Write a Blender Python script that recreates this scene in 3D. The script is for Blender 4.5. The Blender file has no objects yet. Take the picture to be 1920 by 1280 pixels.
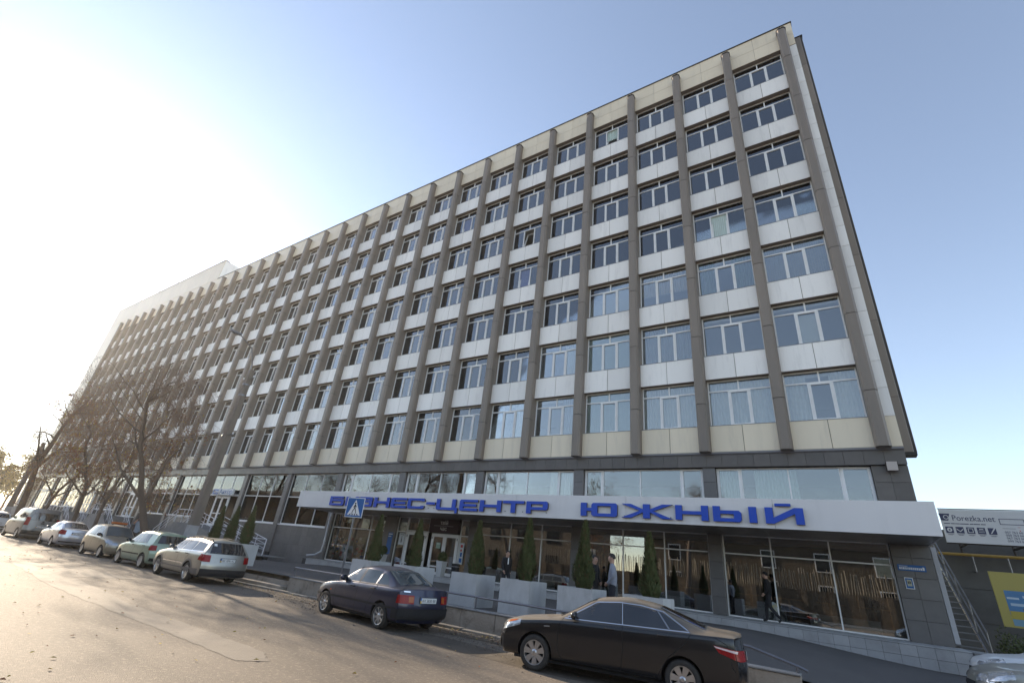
import bpy, bmesh, math, random
import numpy as np
from mathutils import Vector, Matrix

random.seed(7)
SC = bpy.context.scene
COL = SC.collection

# ------------------------------------------------------------------ camera
cam_d = bpy.data.cameras.new('camera')
cam = bpy.data.objects.new('camera', cam_d)
COL.objects.link(cam)
cam_d.sensor_fit = 'HORIZONTAL'
cam_d.sensor_width = 36.0
cam_d.lens = 16.279
cam_d.clip_start = 0.05
cam_d.clip_end = 3000
_r = Vector((0.83921269, 0.53406066, 0.10247569)); _dn = Vector((-0.15714384, 0.41856724, -0.89448716)); _f = Vector((-0.52060337, 0.73456156, 0.43519128))
M = Matrix.Identity(4)
for i in range(3):
    M[i][0] = _r[i]; M[i][1] = -_dn[i]; M[i][2] = -_f[i]
M.translation = (-1.709, -20.489, 1.45)
cam.matrix_world = M
SC.camera = cam

# ------------------------------------------------------------------ sky and sun
SUN_EL = 21.0
_sz = math.sin(math.radians(SUN_EL)); _sy = 0.305 * _sz; _sx = -math.sqrt(1 - _sz * _sz - _sy * _sy)
SUN = Vector((_sx, _sy, _sz))
W = bpy.data.worlds.new('World'); SC.world = W; W.use_nodes = True
nt = W.node_tree; nt.nodes.clear()
sky = nt.nodes.new('ShaderNodeTexSky'); sky.sky_type = 'NISHITA'; sky.sun_disc = False
sky.sun_elevation = math.radians(SUN_EL); sky.sun_rotation = math.atan2(SUN.x, SUN.y)
sky.altitude = 100; sky.air_density = 1.0; sky.dust_density = 0.15; sky.ozone_density = 1.6
bg = nt.nodes.new('ShaderNodeBackground'); bg.inputs['Strength'].default_value = 0.10
wo = nt.nodes.new('ShaderNodeOutputWorld')
hs = nt.nodes.new('ShaderNodeHueSaturation'); hs.inputs['Saturation'].default_value = 0.84
nt.links.new(sky.outputs[0], hs.inputs['Color']); tn = nt.nodes.new('ShaderNodeMix'); tn.data_type = 'RGBA'; tn.blend_type = 'MULTIPLY'; tn.inputs[0].default_value = 1.0; tn.inputs[7].default_value = (1.04, 0.985, 0.95, 1)
nt.links.new(hs.outputs[0], tn.inputs[6]); nt.links.new(tn.outputs[2], bg.inputs[0]); nt.links.new(bg.outputs[0], wo.inputs[0])
sl = bpy.data.lights.new('sun', 'SUN'); sl.energy = 3.3; sl.angle = math.radians(0.6); sl.color = (1.0, 0.83, 0.62)
so = bpy.data.objects.new('sun', sl); COL.objects.link(so)
so.rotation_euler = SUN.to_track_quat('Z', 'Y').to_euler(); so.location = (-60, 10, 60)
SC.view_settings.view_transform = 'Standard'; SC.view_settings.look = 'None'
SC.view_settings.exposure = 1.70; SC.view_settings.gamma = 1.0
SC.cycles.use_denoising = True
SC.cycles.max_bounces = 8; SC.cycles.transparent_max_bounces = 12

# ------------------------------------------------------------------ materials
MATS = {}
def _mixc(n, l, a, b, fac, blend='MIX'):
    m = n.new('ShaderNodeMix'); m.data_type = 'RGBA'; m.blend_type = blend
    for sock, v in ((m.inputs[6], a), (m.inputs[7], b), (m.inputs[0], fac)):
        if hasattr(v, 'is_linked') or hasattr(v, 'links'): l.new(v, sock)
        else: sock.default_value = v
    return m.outputs[2]
def mat(name, col, rough=0.6, metal=0.0, var=0.0, vscale=3.0, col2=None, bump=0.0, bscale=40.0, rnd=0.0, coat=0.0, spec=0.5, streak=0.0, stretch=(1, 1, 1), dirt=None, dirt_amt=0.0, dscale=0.8, vstretch=None, top_sun_dust=None):
    """procedural surface: base colour broken up by noise (col2), per-object tone (rnd), fine bump, dirt patches"""
    if name in MATS: return MATS[name]
    m = bpy.data.materials.new(name); m.use_nodes = True
    n, l = m.node_tree.nodes, m.node_tree.links
    b = n['Principled BSDF']
    b.inputs['Roughness'].default_value = rough; b.inputs['Metallic'].default_value = metal
    b.inputs['Coat Weight'].default_value = coat; b.inputs['Coat Roughness'].default_value = 0.06
    b.inputs['Specular IOR Level'].default_value = spec
    c1 = (*col, 1.0)
    tc = n.new('ShaderNodeTexCoord'); mp = n.new('ShaderNodeMapping'); mp.inputs['Scale'].default_value = stretch
    geo = n.new('ShaderNodeNewGeometry'); l.new(geo.outputs['Position'], mp.inputs['Vector'])
    out = c1
    if var > 0:
        nz = n.new('ShaderNodeTexNoise'); nz.inputs['Scale'].default_value = vscale; nz.inputs['Detail'].default_value = 6; nz.inputs['Roughness'].default_value = 0.62
        if vstretch:
            m2 = n.new('ShaderNodeMapping'); m2.inputs['Scale'].default_value = vstretch; l.new(geo.outputs['Position'], m2.inputs['Vector']); l.new(m2.outputs[0], nz.inputs['Vector'])
        else: l.new(mp.outputs[0], nz.inputs['Vector'])
        rp = n.new('ShaderNodeMapRange'); rp.inputs[1].default_value = 0.5 - 0.22; rp.inputs[2].default_value = 0.5 + 0.22
        l.new(nz.outputs[0], rp.inputs[0])
        c2 = (*col2, 1.0) if col2 else tuple(max(0, x * (1 - var)) for x in col) + (1.0,)
        out = _mixc(n, l, c1, c2, rp.outputs[0])
    if dirt_amt > 0:
        dz = n.new('ShaderNodeTexNoise'); dz.inputs['Scale'].default_value = dscale; dz.inputs['Detail'].default_value = 8; dz.inputs['Roughness'].default_value = 0.7
        l.new(mp.outputs[0], dz.inputs['Vector'])
        dr = n.new('ShaderNodeMapRange'); dr.inputs[1].default_value = 0.52; dr.inputs[2].default_value = 0.72; dr.inputs[4].default_value = dirt_amt
        l.new(dz.outputs[0], dr.inputs[0])
        out = _mixc(n, l, out, (*dirt, 1.0), dr.outputs[0])
    if rnd > 0:
        oi = n.new('ShaderNodeObjectInfo'); rr = n.new('ShaderNodeMapRange')
        rr.inputs[3].default_value = 1 - rnd; rr.inputs[4].default_value = 1 + rnd
        l.new(oi.outputs['Random'], rr.inputs[0])
        cb = n.new('ShaderNodeCombineColor')
        for k in range(3): l.new(rr.outputs[0], cb.inputs[k])
        out = _mixc(n, l, out, cb.outputs[0], 1.0, 'MULTIPLY')
    if top_sun_dust:   # dusty tint on upward faces, painting in warm sunlight on car tops
        sp = n.new('ShaderNodeSeparateXYZ'); l.new(geo.outputs['Normal'], sp.inputs[0]); tr_ = n.new('ShaderNodeMapRange'); tr_.inputs[1].default_value = .45; tr_.inputs[2].default_value = .98; tr_.inputs[4].default_value = top_sun_dust; l.new(sp.outputs['Z'], tr_.inputs[0])
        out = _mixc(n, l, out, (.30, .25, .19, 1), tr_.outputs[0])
        rr2 = n.new('ShaderNodeMapRange'); rr2.inputs[1].default_value = .45; rr2.inputs[2].default_value = .98; rr2.inputs[3].default_value = rough; rr2.inputs[4].default_value = min(1, rough + top_sun_dust); l.new(sp.outputs['Z'], rr2.inputs[0]); l.new(rr2.outputs[0], b.inputs['Roughness'])
    if hasattr(out, 'links'): l.new(out, b.inputs['Base Color'])
    else: b.inputs['Base Color'].default_value = out
    if bump > 0:
        bz = n.new('ShaderNodeTexNoise'); bz.inputs['Scale'].default_value = bscale; bz.inputs['Detail'].default_value = 5
        l.new(mp.outputs[0], bz.inputs['Vector'])
        bp = n.new('ShaderNodeBump'); bp.inputs['Strength'].default_value = bump; bp.inputs['Distance'].default_value = 0.02
        l.new(bz.outputs[0], bp.inputs['Height']); l.new(bp.outputs[0], b.inputs['Normal'])
    MATS[name] = m
    return m
def glass(name, tint=(0.55, 0.62, 0.64), ior=1.6, gain=1.35, base=0.03, rough=0.0, wob=0.0, wscale=0.6):
    """clear pane: fresnel mirror over a tinted see-through body"""
    if name in MATS: return MATS[name]
    m = bpy.data.materials.new(name); m.use_nodes = True
    n, l = m.node_tree.nodes, m.node_tree.links; n.clear()
    o = n.new('ShaderNodeOutputMaterial'); mx = n.new('ShaderNodeMixShader'); tr = n.new('ShaderNodeBsdfTransparent'); gl = n.new('ShaderNodeBsdfGlossy')
    tr.inputs[0].default_value = (*tint, 1); gl.inputs['Color'].default_value = (0.95, 0.97, 1, 1); gl.inputs['Roughness'].default_value = rough
    fr = n.new('ShaderNodeFresnel'); fr.inputs[0].default_value = ior
    mm = n.new('ShaderNodeMath'); mm.operation = 'MULTIPLY_ADD'; mm.inputs[1].default_value = gain; mm.inputs[2].default_value = base; mm.use_clamp = True
    l.new(fr.outputs[0], mm.inputs[0]); l.new(mm.outputs[0], mx.inputs[0]); l.new(tr.outputs[0], mx.inputs[1]); l.new(gl.outputs[0], mx.inputs[2]); l.new(mx.outputs[0], o.inputs[0])
    if wob > 0:
        g = n.new('ShaderNodeNewGeometry'); z = n.new('ShaderNodeTexNoise'); z.inputs['Scale'].default_value = wscale; z.inputs['Detail'].default_value = 1
        bp = n.new('ShaderNodeBump'); bp.inputs['Strength'].default_value = wob; bp.inputs['Distance'].default_value = 0.05
        l.new(g.outputs['Position'], z.inputs['Vector']); l.new(z.outputs[0], bp.inputs['Height']); l.new(bp.outputs[0], gl.inputs['Normal']); l.new(bp.outputs[0], fr.inputs['Normal'])
    MATS[name] = m
    return m

# ------------------------------------------------------------------ mesh helpers
class MB:
    """collects shapes; build() links them as one mesh object"""
    def __init__(self): self.v = []; self.f = []; self.mi = []; self.m = 0
    def add(self, vs, fs):
        o = len(self.v); self.v.extend([tuple(p) for p in vs])
        for f in fs: self.f.append(tuple(o + i for i in f)); self.mi.append(self.m)
        return self
    def box(self, x0, y0, z0, x1, y1, z1):
        if x0 > x1: x0, x1 = x1, x0
        if y0 > y1: y0, y1 = y1, y0
        if z0 > z1: z0, z1 = z1, z0
        return self.add([(x0, y0, z0), (x1, y0, z0), (x1, y1, z0), (x0, y1, z0), (x0, y0, z1), (x1, y0, z1), (x1, y1, z1), (x0, y1, z1)],
                        [(0, 3, 2, 1), (4, 5, 6, 7), (0, 1, 5, 4), (1, 2, 6, 5), (2, 3, 7, 6), (3, 0, 4, 7)])
    def bbox(self, x0, y0, z0, x1, y1, z1, b=0.01):
        """box with chamfered edges"""
        bm = bmesh.new()
        bmesh.ops.create_cube(bm, size=1.0)
        for v in bm.verts:
            v.co = Vector(((x0 + x1) / 2 + v.co.x * abs(x1 - x0), (y0 + y1) / 2 + v.co.y * abs(y1 - y0), (z0 + z1) / 2 + v.co.z * abs(z1 - z0)))
        bmesh.ops.bevel(bm, geom=list(bm.edges), offset=b, segments=1, affect='EDGES')
        bm.verts.index_update()
        self.add([v.co[:] for v in bm.verts], [[v.index for v in f.verts] for f in bm.faces]); bm.free()
        return self
    def prism(self, poly, h0, h1, axis='z'):
        """polygon (a,b) extruded along axis. z:(x,y) y:(x,z) x:(y,z)"""
        k = len(poly)
        def P(a, b, h): return (a, b, h) if axis == 'z' else ((a, h, b) if axis == 'y' else (h, a, b))
        vs = [P(a, b, h0) for a, b in poly] + [P(a, b, h1) for a, b in poly]
        fs = [tuple(range(k))[::-1], tuple(range(k, 2 * k))] + [(i, (i + 1) % k, k + (i + 1) % k, k + i) for i in range(k)]
        if axis == 'y': fs = [f[::-1] for f in fs]
        return self.add(vs, fs)
    def tube(self, pts, r, sides=8, caps=True):
        pts = [Vector(p) for p in pts]; rs = r if isinstance(r, (list, tuple)) else [r] * len(pts)
        vs = []; fs = []; ref = None
        for i, p in enumerate(pts):
            d = (pts[min(i + 1, len(pts) - 1)] - pts[max(i - 1, 0)])
            d = d.normalized() if d.length > 1e-9 else Vector((0, 0, 1))
            if ref is None or abs(ref.dot(d)) > 0.97: ref = Vector((0, 0, 1)) if abs(d.z) < 0.9 else Vector((1, 0, 0))
            a = d.cross(ref).normalized(); b = a.cross(d).normalized(); ref = b
            for k in range(sides):
                t = 2 * math.pi * k / sides
                vs.append(p + (a * math.cos(t) + b * math.sin(t)) * rs[i])
        for i in range(len(pts) - 1):
            for k in range(sides):
                k2 = (k + 1) % sides
                fs.append((i * sides + k, i * sides + k2, (i + 1) * sides + k2, (i + 1) * sides + k))
        if caps: fs += [tuple(range(sides))[::-1], tuple((len(pts) - 1) * sides + k for k in range(sides))]
        return self.add(vs, fs)
    def lathe(self, prof, c=(0, 0, 0), axis='z', n=24, close=False):
        """profile [(r,h)] turned about axis through c"""
        vs = []; fs = []
        for r, h in prof:
            for k in range(n):
                t = 2 * math.pi * k / n
                a, b = r * math.cos(t), r * math.sin(t)
                vs.append((c[0] + a, c[1] + b, c[2] + h) if axis == 'z' else ((c[0] + a, c[1] + h, c[2] + b) if axis == 'y' else (c[0] + h, c[1] + a, c[2] + b)))
        m = len(prof)
        for i in range(m - 1 if not close else m):
            j = (i + 1) % m
            for k in range(n):
                k2 = (k + 1) % n
                q = (i * n + k, i * n + k2, j * n + k2, j * n + k)
                fs.append(q if axis != 'y' else q[::-1])
        return self.add(vs, fs)
    def quad(self, a, b, c, d): return self.add([a, b, c, d], [(0, 1, 2, 3)])
    def mesh(self, name, mats, smooth=False):
        me = bpy.data.meshes.new(name); me.from_pydata(self.v, [], self.f)
        if not isinstance(mats, (list, tuple)): mats = [mats]
        for m in mats: me.materials.append(m)
        if len(mats) > 1: me.polygons.foreach_set('material_index', self.mi)
        if smooth: me.polygons.foreach_set('use_smooth', [True] * len(me.polygons))
        me.update()
        return me
    def build(self, name, mats, parent=None, smooth=False, loc=None):
        return obj(name, self.mesh(name, mats, smooth), parent, loc)
def obj(name, me, parent=None, loc=None, rotz=None):
    o = bpy.data.objects.new(name, me); COL.objects.link(o)
    if parent: o.parent = parent
    if loc: o.location = loc
    if rotz: o.rotation_euler = (0, 0, rotz)
    return o
def tag(o, label, cat, group=None):
    o['label'] = label; o['category'] = cat
    if group: o['group'] = group
    return o
def thing(name, label, cat, loc=(0, 0, 0), rotz=0, group=None):
    o = bpy.data.objects.new(name, None); COL.objects.link(o); o.location = loc; o.rotation_euler = (0, 0, rotz); o.empty_display_size = 0.2
    return tag(o, label, cat, group)
def kind(o, k): o['kind'] = k; return o
def dup(root, loc=None, rotz=None, label=None, group=None):
    r = root.copy(); COL.objects.link(r)
    if loc is not None: r.location = loc
    if rotz is not None: r.rotation_euler = (0, 0, rotz)
    if label: r['label'] = label
    if group: r['group'] = group
    for ch in list(root.children):
        c = ch.copy(); COL.objects.link(c); c.parent = r
        for g in ch.children:
            d = g.copy(); COL.objects.link(d); d.parent = c
    return r
def text(s, size, name, m, parent, loc, rot=(math.pi / 2, 0, 0), depth=0.004, width=None, align='LEFT', shear=0):
    """flat lettering as a thin mesh, standing upright facing -y by default"""
    cu = bpy.data.curves.new('txt', 'FONT'); cu.body = s; cu.size = size; cu.extrude = depth; cu.align_x = align; cu.resolution_u = 3; cu.shear = shear
    t = bpy.data.objects.new('txt', cu); COL.objects.link(t)
    dg = bpy.context.evaluated_depsgraph_get(); dg.update()
    me = bpy.data.meshes.new_from_object(t.evaluated_get(dg)); me.name = name
    bpy.data.objects.remove(t); bpy.data.curves.remove(cu)
    me.materials.clear(); me.materials.append(m)
    o = obj(name, me, parent, loc); o.rotation_euler = rot
    if width and len(me.vertices):
        xs = [v.co.x for v in me.vertices]; w = max(xs) - min(xs)
        o.scale = (width / w, 1, 1)
    return o
# ------------------------------------------------------------------ palette
m_white = mat('white_cladding', (0.89, 0.845, 0.80), 0.38, var=0.06, vscale=1.3, rnd=0.085, dirt=(0.52, 0.48, 0.45), dirt_amt=0.42, dscale=2.6, stretch=(1, 1, 0.14))
m_beige = mat('beige_cladding', (0.80, 0.68, 0.51), 0.4, var=0.05, vscale=1.3, rnd=0.045, dirt=(0.45, 0.38, 0.31), dirt_amt=0.28, dscale=2.6, stretch=(1, 1, 0.14))
m_fin = mat('fin_cladding', (0.25, 0.205, 0.168), 0.5, var=0.22, vscale=2.2, rnd=0.09, dirt=(0.27, 0.24, 0.22), dirt_amt=0.35, dscale=1.1, stretch=(1, 1, 0.2), bump=0.05, bscale=14)
m_joint = mat('dark_joint', (0.05, 0.045, 0.042), 0.8)
m_soffit = mat('brown_soffit', (0.22, 0.175, 0.14), 0.7, var=0.2, vscale=2.5)
m_cap = mat('dark_flashing', (0.06, 0.05, 0.045), 0.45, metal=0.4)
m_tile = mat('grey_wall_tile', (0.155, 0.143, 0.137), 0.38, var=0.18, vscale=3.5, rnd=0.13, dirt=(0.2, 0.19, 0.19), dirt_amt=0.18, dscale=1.5)
m_tileb = mat('brown_wall_tile', (0.125, 0.106, 0.094), 0.38, var=0.18, vscale=3.5, rnd=0.13, dirt=(0.2, 0.18, 0.17), dirt_amt=0.18, dscale=1.5)
m_flash = mat('grey_flashing', (0.25, 0.24, 0.25), 0.45, var=0.15)
m_pvc = mat('white_pvc', (0.85, 0.83, 0.81), 0.35, var=0.06, vscale=5, dirt=(0.5, 0.48, 0.46), dirt_amt=0.12, dscale=3)
m_alu = mat('grey_aluminium', (0.52, 0.52, 0.54), 0.35, metal=0.3, var=0.08)
m_room = mat('office_plaster', (0.58, 0.55, 0.50), 0.8, var=0.15, vscale=0.7)
m_ceil = mat('office_ceiling', (0.72, 0.70, 0.66), 0.9)
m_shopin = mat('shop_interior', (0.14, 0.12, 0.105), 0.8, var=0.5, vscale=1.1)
m_conc = mat('grey_concrete', (0.30, 0.295, 0.29), 0.85, var=0.35, vscale=1.8, dirt=(0.14, 0.13, 0.12), dirt_amt=0.6, dscale=0.9, bump=0.25, bscale=25)
g_win = glass('office_glass', (0.86, 0.88, 0.87), 1.55, 2.6, 0.03, wob=0.05, wscale=0.8)
g_tall = glass('tall_glass', (0.5, 0.55, 0.55), 1.5, 1.25, 0.03, wob=0.04, wscale=0.5)
g_shop = glass('shop_glass', (0.6, 0.62, 0.6), 1.55, 1.7, 0.17, wob=0.03, wscale=0.45)

# ------------------------------------------------------------------ ground
m_asph = mat('worn_asphalt', (0.115, 0.094, 0.073), 0.76, var=0.4, vscale=0.8, vstretch=(.16, 1, 1), col2=(0.19, 0.155, 0.12), bump=0.8, bscale=85, dirt=(0.33, 0.275, 0.215), dirt_amt=0.9, dscale=17, spec=0.4)
m_asph2 = mat('terrace_asphalt', (0.105, 0.096, 0.09), 0.8, var=0.3, vscale=0.6, bump=0.5, bscale=60, dirt=(0.12, 0.115, 0.11), dirt_amt=0.4, dscale=1.2)
m_patch = mat('pale_asphalt_patch', (0.20, 0.17, 0.137), 0.78, var=0.3, vscale=0.8, bump=0.4, bscale=120, dirt=(0.12, 0.10, 0.08), dirt_amt=0.75, dscale=5)
m_earth = mat('dry_earth', (0.12, 0.095, 0.07), 0.95, var=0.5, vscale=1.6, col2=(0.06, 0.048, 0.036), bump=0.8, bscale=18)
m_pave = mat('grey_paving', (0.17, 0.165, 0.16), 0.85, var=0.3, vscale=0.9, bump=0.4, bscale=30)
m_wet = mat('wet_puddle', (0.018, 0.016, 0.014), 0.06, var=0.3, vscale=2.0, spec=0.6)

def grid_sheet(name, x0, x1, y0, y1, z, m, nx=1, ny=1, fn=None):
    b = MB(); vs = []; fs = []
    for j in range(ny + 1):
        for i in range(nx + 1):
            x = x0 + (x1 - x0) * i / nx; y = y0 + (y1 - y0) * j / ny
            vs.append((x, y, z + (fn(x, y) if fn else 0)))
    for j in range(ny):
        for i in range(nx):
            a = j * (nx + 1) + i; fs.append((a, a + 1, a + nx + 2, a + nx + 1))
    b.add(vs, fs)
    return kind(b.build(name, m, smooth=bool(fn)), 'structure')
grid_sheet('ground', -1500, 1500, -1500, 1500, -0.03, m_earth)
grid_sheet('road', -400, 80, -25.0, -10.3, 0.0, m_asph)
grid_sheet('far_pavement', -400, 80, -29.5, -25.2, 0.10, m_pave)
kk = MB(); kk.box(-400, -25.2, -0.02, 80, -25.0, 0.12); kind(kk.build('far_kerb', m_conc), 'structure')
def patch(name, pts, z, m):
    b = MB(); b.add([(x, y, z) for x, y in pts], [tuple(range(len(pts)))]); return kind(b.build(name, m), 'structure')
# trench repairs across the carriageway
def band(pts, w, seed, z=0.004):
    rn = random.Random(seed); L = []; R = []
    for i, (x, y) in enumerate(pts):
        for s in range(6):
            if i == len(pts) - 1 and s: break
            t = s / 6; x2, y2 = pts[min(i + 1, len(pts) - 1)]
            px, py = x + (x2 - x) * t, y + (y2 - y) * t
            d = Vector((x2 - x, y2 - y)) if i < len(pts) - 1 else Vector((x - pts[i - 1][0], y - pts[i - 1][1])); d.normalize()
            ww = w[i] + (w[min(i + 1, len(w) - 1)] - w[i]) * t
            L.append((px - d.y * ww / 2 + rn.uniform(-.05, .05), py + d.x * ww / 2 + rn.uniform(-.05, .05)))
            R.append((px + d.y * ww / 2 + rn.uniform(-.05, .05), py - d.x * ww / 2 + rn.uniform(-.05, .05)))
    b = MB(); k = len(L)
    b.add([(x, y, z) for x, y in L] + [(x, y, z) for x, y in R], [(i, i + 1, k + i + 1, k + i) for i in range(k - 1)])
    return kind(b.build('road_patch', m_patch), 'structure')
ROADBANDS = True
# low pavement on the left, raised terrace on the right
grid_sheet('left_pavement', -420, -27.0, -10.3, 0.8, 0.12, m_pave)
kk = MB(); kk.box(-420, -10.32, -0.02, -27.0, -10.18, 0.125); kind(kk.build('pavement_kerb', m_conc), 'structure')
def tz(x, y):
    t = min(1, max(0, (x + 5.2) / 6.0)); t = t * t * (3 - 2 * t)
    return -0.36 * t
terr = grid_sheet('terrace', -27.0, 30, -9.95, 14, 0.42, m_asph2, 114, 48, tz)
kk = MB(); kk.box(-27.05, -9.95, -0.02, -26.95, 0.7, 0.40); kind(kk.build('terrace_edge', m_conc), 'structure')
# driveway apron to the right of the retaining wall
grid_sheet('driveway', -2.4, 80, -10.32, -9.9, 0.035, m_asph2)

# ------------------------------------------------------------------ the office building
Bd = thing('office_building', 'long nine storey office block with brown vertical fins and white spandrels', 'building', (0, 0, 0))
NF = 33; PITCH = 3.0; Z0 = 6.6; FH = 3.3
FW = 0.45
# structural shell: gables, roof, back, slabs, partitions
s = MB()
s.box(0.45, 0.42, 6.67, 0.78, 14, 31.68)            # right gable
s.box(-102.0, 0.42, 0.1, -101.7, 14, 34.6)         # left gable
s.box(-102.0, 13.7, 0.1, 0.78, 14, 31.68)          # back
s.box(-101.7, 0.9, 31.2, 0.45, 13.7, 31.5)         # roof
s.box(-101.7, 0.42, 6.6, -95.56, 0.9, 31.68)       # blank left strip
s.box(0.45, 0.95, 0.1, 0.75, 14, 6.66)
s.build('wall', m_beige, Bd)
s = MB()
for z in [6.1] + [7.35 + FH * k + 2.35 for k in range(0, 7)]:
    s.box(-101.6, 0.86, z + 0.02, 0.44, 13.6, z + 0.3)
s.build('floor_slab', m_ceil, Bd)
s = MB(); s.box(-101.6, 5.2, 6.5, 0.4, 5.35, 31.1)
for k in range(1, 17): s.box(-6 * k + 0.18, 1.2, 6.5, -6 * k + 0.28, 5.2, 31.1)
s.build('inner_partition', m_room, Bd)
# piers behind the fins
s = MB()
for i in range(NF): s.box(-3 * i + 0.01, 0.385, 6.66, -3 * i + FW - 0.01, 0.86, 29.72)
s.build('pier', m_fin, Bd)
# fins, each a stack of cladding segments on a dark core
segz = [6.6, 8.7, 12.0, 15.3, 18.6, 21.9, 25.2, 28.5, 31.0]
prof = [(0, 0.384), (0, 0.11), (0.085, 0), (FW - 0.085, 0), (FW, 0.11), (FW, 0.384)]
core = MB(); core.prism([(0.02, 0.39), (0.02, 0.12), (0.095, 0.02), (FW - 0.095, 0.02), (FW - 0.02, 0.12), (FW - 0.02, 0.39)], 6.62, 30.98)
core_me = core.mesh('fin', m_joint)
seg_me = {}
for a, b in zip(segz[:-1], segz[1:]):
    h = round(b - a, 2)
    if h not in seg_me:
        q = MB(); q.prism(prof, 0.014, h - 0.014); seg_me[h] = q.mesh('fin_segment', m_fin)
q = MB(); q.prism([(-0.03, 0.384), (-0.03, 0.10), (0.075, -0.03), (FW - 0.075, -0.03), (FW + 0.03, 0.10), (FW + 0.03, 0.384)], 0, 0.06); cap_me = q.mesh('fin_cap', m_cap)
fin_protos = []
for i in range(NF):
    f = obj('fin', core_me, Bd, (-3 * i, 0, 0))
    for a, b in zip(segz[:-1], segz[1:]): obj('fin_segment', seg_me[round(b - a, 2)], f, (random.uniform(-.004, .004), random.uniform(-.004, .004), a))
    obj('fin_cap', cap_me, f, (0, 0, 31.0))
# a fin on the right gable
f = MB(); f.box(0.80, 1.02, 6.5, 1.2, 1.48, 31.0); fo = f.build('gable_fin', m_joint, Bd)
for a, b in zip(segz[:-1], segz[1:]):
    q = MB(); q.prism([(0.785, 1.0), (1.1, 1.0), (1.22, 1.09), (1.22, 1.41), (1.1, 1.5), (0.785, 1.5)], a + 0.008, b - 0.008); q.build('fin_segment', m_fin, fo)
q = MB(); q.box(0.785, 0.97, 31.0, 1.25, 1.53, 31.06); q.build('fin_cap', m_cap, fo)

# spandrels between the fins, with two cladding panels each
BAYW = PITCH - FW
def spandrel_mesh(h, mm):
    q = MB(); q.m = 0; q.box(0.004, 0.402, 0, BAYW - 0.004, 0.75, h - 0.02)
    q.m = 1; q.box(0.004, 0.37, h - 0.02, BAYW - 0.004, 0.74, h)
    return q.mesh('spandrel', [m_soffit, m_flash])
def panel_mesh(w, h, mm, name):
    q = MB(); q.bbox(0, 0.383, 0, w, 0.4015, h, 0.004); return q.mesh(name, mm)
sp_me = spandrel_mesh(1.17, m_white); sp0_me = spandrel_mesh(1.14, m_beige)
pw = (BAYW - 0.008) / 2 - 0.011
pan_w = panel_mesh(pw, 1.145, m_white, 'white_panel'); pan_b = panel_mesh(pw, 1.115, m_beige, 'beige_panel')
rest = MB()
for i in range(NF - 1):
    x0 = -3 * (i + 1) + FW
    for r in range(7):
        z = 6.66 if r == 0 else 9.93 + FH * (r - 1)
        so_ = obj('spandrel', sp0_me if r == 0 else sp_me, Bd, (x0, 0, z))
        for k in range(2):
            if r == 0: obj('beige_panel', pan_b, so_, (0.004 + k * (pw + 0.022), 0, 0.003))
            elif i < 25: obj('white_panel', pan_w, so_, (0.004 + k * (pw + 0.022), random.uniform(-.003, .003), 0.003))
            else: rest.box(x0 + 0.004 + k * (pw + 0.022), 0.383, z + 0.003, x0 + 0.004 + k * (pw + 0.022) + pw, 0.4015, z + 1.148)
kind(rest.build('far_white_panels', m_white, Bd), 'stuff')
# parapet: continuous beige panels in two courses
s = MB(); s.box(-96.0, 0.402, 29.73, 0.78, 0.9, 31.66); par = s.build('parapet', m_soffit, Bd)
s = MB(); s.box(-65.4, 0.33, 31.70, 0.83, 0.95, 31.75); s.box(-102.05, 0.33, 34.70, -65.3, 0.95, 34.76); s.box(0.40, 0.95, 31.70, 0.83, 14, 31.75); s.build('coping', m_cap, par)
pm = {}
def ppanel(w, h):
    k = (round(w, 3), round(h, 3))
    if k not in pm:
        q = MB(); q.bbox(0, 0.383, 0, w, 0.4015, h, 0.004); pm[k] = q.mesh('parapet_panel', m_beige)
    return pm[k]
xs = [0.79, 0.225 - 1.5 * 0 - 0.0] + []
edges = [0.79] + [FW / 2 - 1.5 * k for k in range(0, 65)]
for a, b in zip(edges[:-1], edges[1:]):
    for z0, z1 in ((29.73, 30.70), (30.70, 31.70)):
        obj('parapet_panel', ppanel(a - b - 0.012, z1 - z0 - 0.012), par, (b + 0.006, 0, z0 + 0.006))
# corner strip of white panels right of the last fin
z = 6.67
for h in [1.12] + [1.1] * 19 + [1.0]:
    q = MB(); q.bbox(FW + 0.005, 0.383, z, 0.79, 0.415, z + h - 0.012, 0.004)
    q.build('corner_panel', m_beige if z < 7 else m_white, Bd); z += h
# raised attic storey over the left third
at = MB(); at.box(-102.0, 0.42, 31.66, -65.42, 12, 34.7); ao = at.build('attic_storey', m_beige, Bd)
for k in range(12):
    q = MB(); q.bbox(-65.42 - 3.05 * k - 3.03, 0.383, 31.76, -65.42 - 3.05 * k, 0.4195, 34.69, 0.005); q.build('attic_panel', m_beige, ao)
q = MB(); q.bbox(-65.415, 0.45, 31.76, -65.39, 11.9, 34.69, 0.005); q.build('attic_panel', m_white, ao)
# blank strip panels at the far left end
for k in range(8):
    for j in range(2):
        q = MB(); q.bbox(-102.0 + 3.22 * j, 0.383, 6.7 + 3.1 * k, -98.8 + 3.22 * j, 0.4195, 9.78 + 3.1 * k, 0.005); q.build('end_panel', m_beige, Bd)
rl = MB()
rl.tube([(-80.5, 0.2, 36.3), (-94, 0.2, 36.3)], 0.03, 6)
for x in (-80.5, -87, -94): rl.tube([(x, 0.9, 34.7), (x, 0.2, 36.3)], 0.045, 6)
rl.build('roof_rail', m_cap, Bd)

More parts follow.
